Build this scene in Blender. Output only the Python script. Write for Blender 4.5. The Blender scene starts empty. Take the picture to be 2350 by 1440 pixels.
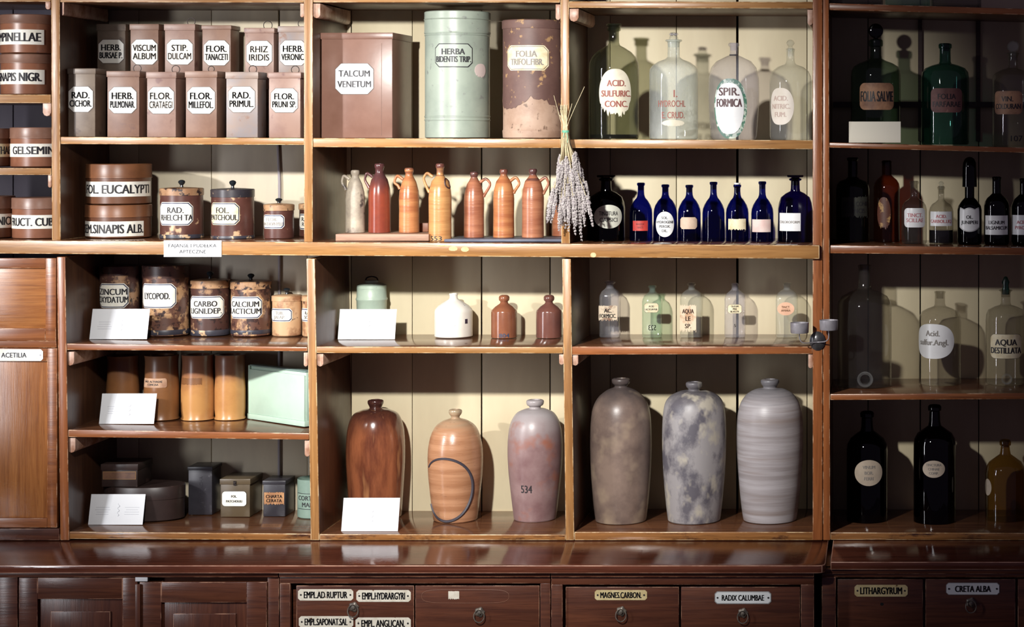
import bpy, bmesh, math, random
from mathutils import Vector, Matrix
random.seed(7)
C = bpy.context.scene.collection
SC = bpy.context.scene
PI = math.pi
# ---------------------------------------------------------------- camera
# front plane of the shelving is Y = 0, the back boards stand at Y = 0.5, metres
D, S0, VX, VY, CZ = 7.8, 580.0, 2020.0, 320.0, 2.446
cam = bpy.data.cameras.new('camera')
cam.sensor_width = 36.0
cam.lens = D * S0 / 2350 * 36
cam.shift_x = -(VX - 1175) / 2350
cam.shift_y = -(720 - VY) / 2350
cam.clip_end = 50
co = bpy.data.objects.new('camera', cam); C.objects.link(co)
co.location = (0, -D, CZ); co.rotation_euler = (PI / 2, 0, 0)
SC.camera = co
# ---------------------------------------------------------------- light
SC.view_settings.view_transform = 'Standard'
SC.view_settings.look = 'None'
SC.view_settings.gamma = 1.0
SC.view_settings.exposure = 0.0
w = bpy.data.worlds.new('world'); SC.world = w; w.use_nodes = True
bg = w.node_tree.nodes['Background']
bg.inputs[0].default_value = (0.62, 0.48, 0.76, 1); bg.inputs[1].default_value = 0.092

def spot(name, loc, target, watts, deg, blend, col, rad):
    l = bpy.data.lights.new(name, 'SPOT'); l.energy = watts; l.color = col
    l.spot_size = math.radians(deg); l.spot_blend = blend; l.shadow_soft_size = rad
    o = bpy.data.objects.new(name, l); C.objects.link(o); o.location = loc
    o.rotation_euler = (Vector(target) - Vector(loc)).to_track_quat('-Z', 'Y').to_euler()
    return o
def area(name, loc, target, watts, sx, sy, col):
    l = bpy.data.lights.new(name, 'AREA'); l.energy = watts; l.color = col
    l.shape = 'RECTANGLE'; l.size = sx; l.size_y = sy
    o = bpy.data.objects.new(name, l); C.objects.link(o); o.location = loc
    o.rotation_euler = (Vector(target) - Vector(loc)).to_track_quat('-Z', 'Y').to_euler()
    return o
spot('ceiling_spotlight', (-1.9, -3.9, CZ + 0.95), (-1.58, 0, 1.95), 1200, 54, 1.0, (1.0, 0.98, 0.94), 0.08)
spot('ceiling_spotlight', (-5.7, -3.9, CZ + 0.95), (-2.75, 0, 2.2), 980, 32, 1.0, (1.0, 0.97, 0.94), 0.08)
area('tall_window_light', (-4.7, -2.7, 2.1), (-1.2, 0.3, 1.9), 62, 0.22, 2.3, (0.94, 0.95, 1.0))

# ---------------------------------------------------------------- pixel <-> metre helpers
def sc(Y): return D * S0 / (D + Y)
def X(px, Y): return (px - VX) / sc(Y)
def Z(py, Y): return CZ - (py - VY) / sc(Y)

def lin(c):
    r = []
    for v in c[:3]:
        v /= 255.0
        r.append(v / 12.92 if v <= 0.04045 else ((v + 0.055) / 1.055) ** 2.4)
    return (r[0], r[1], r[2], 1)

# ---------------------------------------------------------------- materials
MATS = {}
def newmat(name):
    m = bpy.data.materials.new(name); m.use_nodes = True
    nt = m.node_tree; nt.nodes.clear()
    out = nt.nodes.new('ShaderNodeOutputMaterial')
    return m, nt, out
def coords(nt, stretch, rnd=True):
    tc = nt.nodes.new('ShaderNodeTexCoord')
    mp = nt.nodes.new('ShaderNodeMapping'); mp.inputs['Scale'].default_value = stretch
    nt.links.new(tc.outputs['Object'], mp.inputs['Vector'])
    if rnd:
        oi = nt.nodes.new('ShaderNodeObjectInfo')
        mu = nt.nodes.new('ShaderNodeMath'); mu.operation = 'MULTIPLY'; mu.inputs[1].default_value = 37.0
        nt.links.new(oi.outputs['Random'], mu.inputs[0])
        nt.links.new(mu.outputs[0], mp.inputs['Location'])
    return tc, mp
def noise(nt, vec, scale, detail=4, rough=0.6, dist=0.0):
    n = nt.nodes.new('ShaderNodeTexNoise'); n.inputs['Scale'].default_value = scale
    n.inputs['Detail'].default_value = detail; n.inputs['Roughness'].default_value = rough
    n.inputs['Distortion'].default_value = dist
    nt.links.new(vec, n.inputs['Vector']); return n
def ramp(nt, fac, p0, p1, c0=(0, 0, 0, 1), c1=(1, 1, 1, 1)):
    r = nt.nodes.new('ShaderNodeValToRGB')
    r.color_ramp.elements[0].position = p0; r.color_ramp.elements[0].color = c0
    r.color_ramp.elements[1].position = p1; r.color_ramp.elements[1].color = c1
    nt.links.new(fac, r.inputs['Fac']); return r
def mix(nt, fac, a, b):
    m = nt.nodes.new('ShaderNodeMix'); m.data_type = 'RGBA'
    if isinstance(fac, (int, float)): m.inputs[0].default_value = fac
    else: nt.links.new(fac, m.inputs[0])
    for i, v in ((6, a), (7, b)):
        if isinstance(v, tuple): m.inputs[i].default_value = v
        else: nt.links.new(v, m.inputs[i])
    return m.outputs[2]
def mat(name, c1, c2=None, scale=12, stretch=(1, 1, 1), thr=(0.40, 0.62), rough=0.5, spec=0.5, metal=0.0,
        bump=0.0, top=None, spots=None, spotscale=70, spotthr=(0.62, 0.66), coat=0.0, detail=5, dist=0.0):
    """Painted / glazed / paper surface: c1-c2 in noise patches, optional second colour above a height, optional flecks."""
    if name in MATS: return MATS[name]
    m, nt, out = newmat(name)
    b = nt.nodes.new('ShaderNodeBsdfPrincipled')
    b.inputs['Roughness'].default_value = rough
    b.inputs['Specular IOR Level'].default_value = spec
    b.inputs['Metallic'].default_value = metal
    b.inputs['Coat Weight'].default_value = coat; b.inputs['Coat Roughness'].default_value = 0.12
    tc, mp = coords(nt, stretch)
    n = noise(nt, mp.outputs[0], scale, detail, 0.62, dist)
    col = lin(c1)
    if c2 is not None:
        r = ramp(nt, n.outputs['Fac'], thr[0], thr[1])
        col = mix(nt, r.outputs['Color'], lin(c1), lin(c2))
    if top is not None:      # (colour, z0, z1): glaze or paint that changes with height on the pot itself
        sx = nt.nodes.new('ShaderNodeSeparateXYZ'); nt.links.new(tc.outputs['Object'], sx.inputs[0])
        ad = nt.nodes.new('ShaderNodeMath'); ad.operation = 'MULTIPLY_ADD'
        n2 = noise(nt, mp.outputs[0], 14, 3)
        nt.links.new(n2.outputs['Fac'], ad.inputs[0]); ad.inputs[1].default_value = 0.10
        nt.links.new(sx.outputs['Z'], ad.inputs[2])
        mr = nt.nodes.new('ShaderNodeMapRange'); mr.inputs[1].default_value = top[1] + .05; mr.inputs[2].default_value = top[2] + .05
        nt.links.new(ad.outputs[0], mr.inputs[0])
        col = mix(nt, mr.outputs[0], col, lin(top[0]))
    if spots is not None:
        n3 = noise(nt, mp.outputs[0], spotscale, 3, 0.6)
        r3 = ramp(nt, n3.outputs['Fac'], spotthr[0], spotthr[1])
        col = mix(nt, r3.outputs['Color'], col, lin(spots))
    if isinstance(col, tuple): b.inputs['Base Color'].default_value = col
    else: nt.links.new(col, b.inputs['Base Color'])
    if bump:
        bp = nt.nodes.new('ShaderNodeBump'); bp.inputs['Strength'].default_value = bump; bp.inputs['Distance'].default_value = 0.004
        nt.links.new(n.outputs['Fac'], bp.inputs['Height']); nt.links.new(bp.outputs[0], b.inputs['Normal'])
    nt.links.new(b.outputs[0], out.inputs[0])
    MATS[name] = m
    return m
def wood(name, c1, c2, axis='x', rough=0.32, spec=0.5, wear=None, wearthr=(0.64, 0.72), bump=0.15, fine=1.0):
    if name in MATS: return MATS[name]
    m, nt, out = newmat(name)
    b = nt.nodes.new('ShaderNodeBsdfPrincipled')
    b.inputs['Specular IOR Level'].default_value = spec
    st = {'x': (0.7, 14, 14), 'y': (14, 0.7, 14), 'z': (14, 14, 0.7)}[axis]
    tc, mp = coords(nt, st)
    n = noise(nt, mp.outputs[0], 2.2 * fine, 6, 0.6, 1.2)
    r = ramp(nt, n.outputs['Fac'], 0.30, 0.70)
    col = mix(nt, r.outputs['Color'], lin(c1), lin(c2))
    n2 = noise(nt, mp.outputs[0], 9, 3, 0.7)
    r2 = ramp(nt, n2.outputs['Fac'], 0.52, 0.75)
    dk = tuple(v * 0.55 for v in lin(c1)[:3]) + (1,)
    f2 = nt.nodes.new('ShaderNodeMath'); f2.operation = 'MULTIPLY'; f2.inputs[1].default_value = 0.6
    nt.links.new(r2.outputs['Color'], f2.inputs[0])
    col = mix(nt, f2.outputs[0], col, dk)
    if wear:
        _, mp3 = coords(nt, tuple(0.25 * v + 0.9 for v in st))
        n3 = noise(nt, mp3.outputs[0], 5, 8, 0.72)
        r3 = ramp(nt, n3.outputs['Fac'], wearthr[0], wearthr[1])
        col = mix(nt, r3.outputs['Color'], col, lin(wear))
    nt.links.new(col, b.inputs['Base Color'])
    _, mp4 = coords(nt, (3, 3, 3))
    n4 = noise(nt, mp4.outputs[0], 3, 4)
    rr = nt.nodes.new('ShaderNodeMapRange'); rr.inputs[3].default_value = rough * 0.7; rr.inputs[4].default_value = rough * 1.25
    nt.links.new(n4.outputs['Fac'], rr.inputs[0]); nt.links.new(rr.outputs[0], b.inputs['Roughness'])
    bp = nt.nodes.new('ShaderNodeBump'); bp.inputs['Strength'].default_value = bump; bp.inputs['Distance'].default_value = 0.003
    nt.links.new(n2.outputs['Fac'], bp.inputs['Height']); nt.links.new(bp.outputs[0], b.inputs['Normal'])
    nt.links.new(b.outputs[0], out.inputs[0])
    MATS[name] = m
    return m
def glass(name, tint, haze=0.0, hazecol=(225, 228, 225), rough=0.03, refl=1.0):
    """Thin-walled bottle glass: coloured transmission through the wall, Fresnel gloss, a little dust."""
    if name in MATS: return MATS[name]
    m, nt, out = newmat(name)
    tr = nt.nodes.new('ShaderNodeBsdfTransparent'); tr.inputs[0].default_value = (tint[0], tint[1], tint[2], 1)
    gl = nt.nodes.new('ShaderNodeBsdfGlossy'); gl.inputs['Roughness'].default_value = rough
    ge = nt.nodes.new('ShaderNodeNewGeometry')
    ior = nt.nodes.new('ShaderNodeMapRange'); ior.inputs[3].default_value = 1.5; ior.inputs[4].default_value = 1 / 1.5
    nt.links.new(ge.outputs['Backfacing'], ior.inputs[0])
    fr = nt.nodes.new('ShaderNodeFresnel'); nt.links.new(ior.outputs[0], fr.inputs['IOR'])
    fm = nt.nodes.new('ShaderNodeMath'); fm.operation = 'MULTIPLY'; fm.inputs[1].default_value = refl; fm.use_clamp = True
    nt.links.new(fr.outputs[0], fm.inputs[0])
    base = tr.outputs[0]
    if haze > 0:
        df = nt.nodes.new('ShaderNodeBsdfDiffuse'); df.inputs[0].default_value = lin(hazecol)
        tc, mp = coords(nt, (1, 1, 0.5))
        n = noise(nt, mp.outputs[0], 9, 5)
        mr = nt.nodes.new('ShaderNodeMapRange'); mr.inputs[1].default_value = 0.3; mr.inputs[2].default_value = 0.7
        mr.inputs[3].default_value = haze * 0.5; mr.inputs[4].default_value = haze * 1.5
        nt.links.new(n.outputs['Fac'], mr.inputs[0])
        mh = nt.nodes.new('ShaderNodeMixShader'); nt.links.new(mr.outputs[0], mh.inputs[0])
        nt.links.new(base, mh.inputs[1]); nt.links.new(df.outputs[0], mh.inputs[2]); base = mh.outputs[0]
    ms = nt.nodes.new('ShaderNodeMixShader'); nt.links.new(fm.outputs[0], ms.inputs[0])
    nt.links.new(base, ms.inputs[1]); nt.links.new(gl.outputs[0], ms.inputs[2])
    nt.links.new(ms.outputs[0], out.inputs[0])
    MATS[name] = m
    return m
SC.cycles.transparent_max_bounces = 40

W_HX = wood('honey_wood', (140, 96, 52), (180, 132, 78), 'x', 0.34, wear=(212, 172, 114), wearthr=(0.66, 0.80))
W_HZ = wood('honey_wood_upright', (136, 92, 50), (176, 128, 76), 'z', 0.36, wear=(206, 166, 112), wearthr=(0.68, 0.82))
W_RX = wood('red_brown_wood', (122, 70, 40), (160, 98, 56), 'x', 0.30, wear=(188, 140, 98), wearthr=(0.70, 0.82))
W_RZ = wood('red_brown_wood_upright', (128, 72, 38), (166, 100, 56), 'z', 0.30, wear=(200, 150, 110), wearthr=(0.72, 0.84))
W_SD = wood('stained_side_with_shade', (68, 43, 32), (96, 63, 43), 'z', 0.34)
W_SX = wood('worn_shelf_wood', (98, 60, 36), (150, 100, 58), 'x', 0.20, wear=(60, 38, 28), wearthr=(0.58, 0.72))
W_CX = wood('dark_counter_wood', (72, 38, 28), (108, 60, 44), 'x', 0.10, wear=(126, 76, 58), wearthr=(0.66, 0.80))
W_DX = wood('dark_cabinet_wood', (66, 36, 27), (100, 58, 40), 'x', 0.30, wear=(136, 92, 68), wearthr=(0.74, 0.84))
W_DZ = wood('dark_cabinet_wood_upright', (66, 36, 27), (96, 55, 38), 'z', 0.30, wear=(136, 92, 68), wearthr=(0.74, 0.84))
W_OX = wood('orange_panel_wood', (140, 82, 42), (186, 122, 66), 'z', 0.28, fine=1.4)
W_SD2 = wood('dark_brown_underside', (84, 52, 36), (112, 74, 48), 'x', 0.40)
W_TOP = wood('polished_shelf_top', (84, 52, 38), (124, 82, 54), 'x', 0.15, wear=(60, 38, 28), wearthr=(0.60, 0.74), bump=0.05)
E_H = mat('worn_honey_edge', (158, 112, 66), (222, 190, 146), 16, (1, 1, 1), thr=(.44, .6), rough=.35)
E_R = mat('worn_red_brown_edge', (142, 86, 50), (214, 172, 136), 16, thr=(.50, .64), rough=.32)
E_D = mat('worn_dark_edge', (88, 50, 38), (178, 134, 108), 13, thr=(.46, .62), rough=.35)
E_C = mat('worn_counter_edge', (150, 104, 84), (206, 162, 138), 9, thr=(.40, .6), rough=.3)
EDGE = {}
for k_, v_ in (('honey_wood', E_H), ('honey_wood_upright', E_H), ('red_brown_wood', E_R), ('red_brown_wood_upright', E_R)): EDGE[k_] = v_
W_CL = mat('worn_cleat_end', (206, 170, 150), (150, 100, 70), 14, rough=0.4)
W_BK = mat('cream_painted_boards', (216, 203, 170), (203, 188, 156), 3, (1, 1, 0.3), rough=0.55, bump=0.05)
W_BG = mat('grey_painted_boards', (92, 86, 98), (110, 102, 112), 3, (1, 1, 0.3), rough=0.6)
PAPER = mat('white_card_paper', (240, 242, 244), (236, 238, 240), 5, rough=0.7)
IVORY = mat('ivory_label_enamel', (246, 243, 230), (238, 232, 212), 30, thr=(0.5, 0.7), rough=0.35)
AGED = mat('aged_cream_label', (236, 224, 190), (206, 186, 140), 26, thr=(0.45, 0.7), rough=0.5)
TAN = mat('tan_paper_label', (196, 158, 128), (150, 108, 84), 22, thr=(0.4, 0.7), rough=0.6)
INK = mat('black_ink', (38, 36, 40), rough=0.5)
FADED = mat('faded_grey_ink', (140, 134, 128), rough=0.6)
PALE = mat('pale_grey_ink', (196, 198, 204), rough=0.6)
REDINK = mat('faded_red_ink', (150, 84, 74), rough=0.6)
BLUEINK = mat('navy_label_border', (44, 50, 84), rough=0.4)

# ---------------------------------------------------------------- object helpers
def tag(o, label=None, cat=None, group=None, kind=None):
    if label: o['label'] = label
    if cat: o['category'] = cat
    if group: o['group'] = group
    if kind: o['kind'] = kind
    return o
def thing(name, label, cat, loc, group=None, rz=0.0):
    o = bpy.data.objects.new(name, None); C.objects.link(o)
    o.empty_display_size = 0.05; o.location = loc; o.rotation_euler = (0, 0, rz)
    return tag(o, label, cat, group)
class MB:
    def __init__(s): s.v = []; s.f = []; s.mi = []
    def add(s, vs, fs, m=0):
        o = len(s.v); s.v += [tuple(v) for v in vs]
        s.f += [tuple(i + o for i in f) for f in fs]; s.mi += [m] * len(fs)
    def box(s, x0, x1, y0, y1, z0, z1, m=0):
        s.hexa([(x0, y0, z0), (x1, y0, z0), (x1, y0, z1), (x0, y0, z1)], y1 - y0, m)
    def hexa(s, q, dy, m=0):   # front quad BL,BR,TR,TL extruded straight back by dy
        b = [(p[0], p[1] + dy, p[2]) for p in q]
        s.add(list(q) + b, [(0, 1, 2, 3), (7, 6, 5, 4), (0, 4, 5, 1), (1, 5, 6, 2), (2, 6, 7, 3), (3, 7, 4, 0)], m)
    def tube(s, pts, r, m=0, n=8, closed=False):
        pts = [Vector(p) for p in pts]; k = len(pts); vs = []; fs = []
        for i, p in enumerate(pts):
            a = pts[(i - 1) % k] if closed or i > 0 else p
            b = pts[(i + 1) % k] if closed or i < k - 1 else p
            t = (b - a).normalized(); u = t.cross(Vector((0, 1, 0.01)))
            if u.length < 1e-4: u = t.cross(Vector((1, 0, 0)))
            u.normalize(); v = t.cross(u); rr = r[i] if isinstance(r, (list, tuple)) else r
            vs += [p + (u * math.cos(2 * PI * j / n) + v * math.sin(2 * PI * j / n)) * rr for j in range(n)]
        for i in range(k if closed else k - 1):
            for j in range(n):
                a, b = i * n + j, i * n + (j + 1) % n
                c, d = ((i + 1) % k) * n + (j + 1) % n, ((i + 1) % k) * n + j
                fs.append((a, b, c, d))
        if not closed: fs += [tuple(range(n - 1, -1, -1)), tuple(range((k - 1) * n, k * n))]
        s.add(vs, fs, m)
    def lathe(s, prof, m=0, n=48, sy=1.0, cx=0.0, cy=0.0):   # prof: (r, z[, squareness]) bottom to top
        vs = []; fs = []; rings = []
        for p in prof:
            r, z = p[0], p[1]; q = p[2] if len(p) > 2 else 2.0
            if r < 1e-5:
                rings.append([len(vs)]); vs.append((cx, cy, z)); continue
            ring = []
            for j in range(n):
                a = 2 * PI * j / n; c, si = math.cos(a), math.sin(a)
                k = 1.0 if q <= 2.01 else 1.0 / (abs(c) ** q + abs(si) ** q) ** (1.0 / q)
                ring.append(len(vs)); vs.append((cx + r * k * c, cy + r * k * si * sy, z))
            rings.append(ring)
        for a, b in zip(rings, rings[1:]):
            if len(a) == 1 and len(b) == 1: continue
            for j in range(n):
                k = (j + 1) % n
                if len(a) == 1: fs.append((a[0], b[k], b[j]))
                elif len(b) == 1: fs.append((a[j], a[k], b[0]))
                else: fs.append((a[j], a[k], b[k], b[j]))
        s.add(vs, fs, m)
    def build(s, name, mats, parent=None, ang=35, bevel=0.0, smooth=True, loc=None, wear=None):
        me = bpy.data.meshes.new(name); me.from_pydata(s.v, [], s.f)
        mats = mats if isinstance(mats, (list, tuple)) else [mats]
        for m in mats: me.materials.append(m)
        if wear: me.materials.append(wear)
        me.polygons.foreach_set('material_index', s.mi)
        if bevel:
            bm = bmesh.new(); bm.from_mesh(me)
            ed = [e for e in bm.edges if len(e.link_faces) == 2 and e.calc_face_angle(0) > 0.6]
            bmesh.ops.bevel(bm, geom=ed, offset=bevel, segments=2, profile=0.5, affect='EDGES', clamp_overlap=True, material=len(mats) if wear else -1)
            bm.to_mesh(me); bm.free()
        me.polygons.foreach_set('use_smooth', [smooth] * len(me.polygons))
        if smooth: me.set_sharp_from_angle(angle=math.radians(ang))
        o = bpy.data.objects.new(name, me); C.objects.link(o)
        if parent: o.parent = parent
        if loc: o.location = loc
        return o
def catmull(pts, sub=6):
    out = []
    n = len(pts)
    for i in range(n - 1):
        p0, p1, p2, p3 = pts[max(0, i - 1)], pts[i], pts[i + 1], pts[min(n - 1, i + 2)]
        for k in range(sub):
            t = k / sub
            out.append(tuple(0.5 * (2 * b + (c - a) * t + (2 * a - 5 * b + 4 * c - d) * t * t + (3 * b - a - 3 * c + d) * t ** 3)
                             for a, b, c, d in zip(p0, p1, p2, p3)))
    out.append(tuple(pts[-1]))
    return out
# lettering: outline font turned into flat mesh letters
TXT = {}
def text_geo(s, off=0.0):
    key = (s, off)
    if key in TXT: return TXT[key]
    cu = bpy.data.curves.new('lettering', 'FONT'); cu.body = s; cu.resolution_u = 3; cu.offset = off
    ob = bpy.data.objects.new('lettering', cu)
    me = bpy.data.meshes.new_from_object(ob)
    vs = [tuple(v.co) for v in me.vertices]; fs = [tuple(p.vertices) for p in me.polygons]
    bpy.data.objects.remove(ob); bpy.data.curves.remove(cu); bpy.data.meshes.remove(me)
    TXT[key] = (vs, fs); return TXT[key]
def edge_fn(shape, W, H, seed=0):
    rnd = random.Random(seed); wob = [rnd.uniform(-1, 1) for _ in range(60)]
    def f(u):
        a = min(abs(u) / W, 1.0)
        if shape == 'oct':
            c = 0.19 * min(2 * W, 2 * H); h = H - max(0.0, abs(u) - (W - c)); return h, -h
        if shape == 'round':
            c = 0.22 * min(2 * W, 2 * H); e = max(0.0, abs(u) - (W - c)); h = H - c + math.sqrt(max(0, c * c - e * e)); return h, -h
        if shape == 'oval':
            h = H * math.sqrt(max(0.0, 1 - a * a)); return h, -h
        if shape == 'egg':
            h = H * math.sqrt(max(0.0, 1 - a ** 2.6)); return h, -h
        if shape == 'tornoval':
            h = H * math.sqrt(max(0.0, 1 - a ** 2.4)); i = int((u / W + 1) * 29.9) % 60
            return h, -h * (0.86 + 0.14 * wob[i])
        if shape == 'torn':
            i = int((u / W + 1) * 29.9) % 60
            return H * (0.93 + 0.07 * wob[i]), -H * (0.86 + 0.14 * wob[(i * 7) % 60])
        if shape == 'shield':
            return H * (0.86 + 0.14 * abs(math.cos(a * PI))), -H * (0.62 + 0.38 * (1 - a ** 2.2))
        return H, -H
    return f
def patch(mb, f, W, H, shape, m, off, seed=0, cu=0.0, cv=0.0, n=44, thick=0.0012):
    e = edge_fn(shape, W, H, seed)
    us = [-W * math.cos(PI * i / n) for i in range(n + 1)]
    K = 5; vs = []; fs = []
    for u in us:
        t, b = e(u)
        for k in range(K + 1): vs.append(f(cu + u, cv + b + (t - b) * k / K, off))
    R = K + 1
    for i in range(n):
        for k in range(K): fs.append((i * R + k, (i + 1) * R + k, (i + 1) * R + k + 1, i * R + k + 1))
    o = len(vs)
    for u in us:
        t, b = e(u); vs.append(f(cu + u, cv + t, off - thick)); vs.append(f(cu + u, cv + b, off - thick))
    for i in range(n):
        fs.append((i * R + K, (i + 1) * R + K, o + 2 * (i + 1), o + 2 * i))
        fs.append(((i + 1) * R, i * R, o + 2 * i + 1, o + 2 * (i + 1) + 1))
    mb.add(vs, fs, m)
DEF = {1: (0.50, 0), 2: (0.245, 0.32), 3: (0.17, 0.25), 4: (0.125, 0.185)}
def lettering(mb, f, W, H, lines, m, off, th=None, pitch=None, fit=0.86, weight=0.0, cv=0.0, maxst=1.12, flip=False, cu=0.0):
    n = len(lines); h0, p0 = DEF[n]
    cap = (th or h0) * 2 * H; pit = (pitch or p0) * 2 * H
    for i, s in enumerate(lines):
        if not s: continue
        vs, fs = text_geo(s)
        if not vs: continue
        hv, _ = text_geo('H', 0.0)
        ch = max(v[1] for v in hv)
        x0 = min(v[0] for v in vs); x1 = max(v[0] for v in vs)
        ky = cap / ch; kx = min(ky * maxst, fit * 2 * W / (x1 - x0))
        yc = cv + (n - 1) * pit / 2 - i * pit
        sg = -1 if flip else 1
        for k in ((-1, 0, 1) if weight else (0,)):      # strokes widened sideways
            mb.add([f(cu + sg * ((v[0] - (x0 + x1) / 2) * kx + k * weight * cap), yc + (v[1] - ch / 2) * ky, off) for v in vs], fs, m)
def make_label(parent, f, W, H, L, name='label'):
    """plate (+ border) + lettering, all one label mesh laid on the surface f(u, v, offset)"""
    mb = MB(); shape = L.get('shape', 'oct'); mats = [L.get('c', IVORY), L.get('tc', INK)]
    seed = L.get('seed', 1)
    if L.get('bc'):
        mats.append(L['bc']); bw = L.get('bw', 0.0035); o2 = L.get('bo', 0.0)
        if o2:   # border line inset inside the plate
            patch(mb, f, W, H, shape, 0, 0.0014, seed)
            patch(mb, f, W - o2, H - o2, shape, 2, 0.0020, seed)
            patch(mb, f, W - o2 - bw, H - o2 - bw, shape, 0, 0.0026, seed)
        else:
            patch(mb, f, W, H, shape, 2, 0.0014, seed); patch(mb, f, W - bw, H - bw, shape, 0, 0.0022, seed)
        top = 0.0034
    else:
        patch(mb, f, W, H, shape, 0, 0.0014, seed); top = 0.0022
    if L.get('lines'):
        lettering(mb, f, W, H, L['lines'], 1, top, L.get('th'), L.get('pitch'), L.get('fit', 0.86), L.get('wt', 0.05), L.get('dy', 0.0) * 2 * H,
                  L.get('maxst', 0.88), L.get('flip', False), L.get('dx', 0.0) * 2 * W)
    if L.get('screws'):
        for sg in (-1, 1): patch(mb, f, 0.0035, 0.0035, 'oval', 1, top, 0, sg * (W - 0.011), 0, 10)
    return mb.build(name, mats, parent, ang=50)

# ---------------------------------------------------------------- shelves: top front edge line of each board, in pixels at Y = 0
SH = {'0a': (0, 217, 117, 217), '0b': (0, 385, 117, 386), 'w': (-420, 549, 1881, 563),
      '1a': (137, 314, 698, 317), '1c': (152, 789, 705, 797), '1d': (156, 987, 709, 995), '1e': (158, 1221, 714, 1226),
      '2a': (718, 317, 1287, 319), '2c': (726, 796, 1292, 797), '2e': (733, 1227, 1298, 1228),
      '3a': (1306, 320, 1866, 322), '3c': (1311, 796, 1865, 796), '3e': (1318, 1222, 1866, 1222),
      '4t': (1905, 7, 2350, 20), '4a': (1905, 327, 2350, 339), '4b': (1906, 563, 2350, 569), '4c': (1906, 905, 2350, 903), '4e': (1906, 1223, 2350, 1224)}
def shelf_z(sh, xw):
    x0, y0, x1, y1 = SH[sh]; Ye = -.024 if sh == 'w' else .008 if sh[0] == '4' else .004
    p = VX + xw * sc(Ye)
    return Z(y0 + (y1 - y0) * (p - x0) / (x1 - x0), Ye)
def tilt(sh):
    x0, y0, x1, y1 = SH[sh]; return abs((y1 - y0) / (x1 - x0))
def solve_y(sh, px, py):          # depth at which a point of that shelf's top shows at py
    Y = 0.2
    for _ in range(6):
        zs = shelf_z(sh, X(px, Y)); Y = D * S0 * (CZ - zs) / (py - VY) - D
    return min(max(Y, 0.02), 0.47)
BACKY = 0.5

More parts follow.
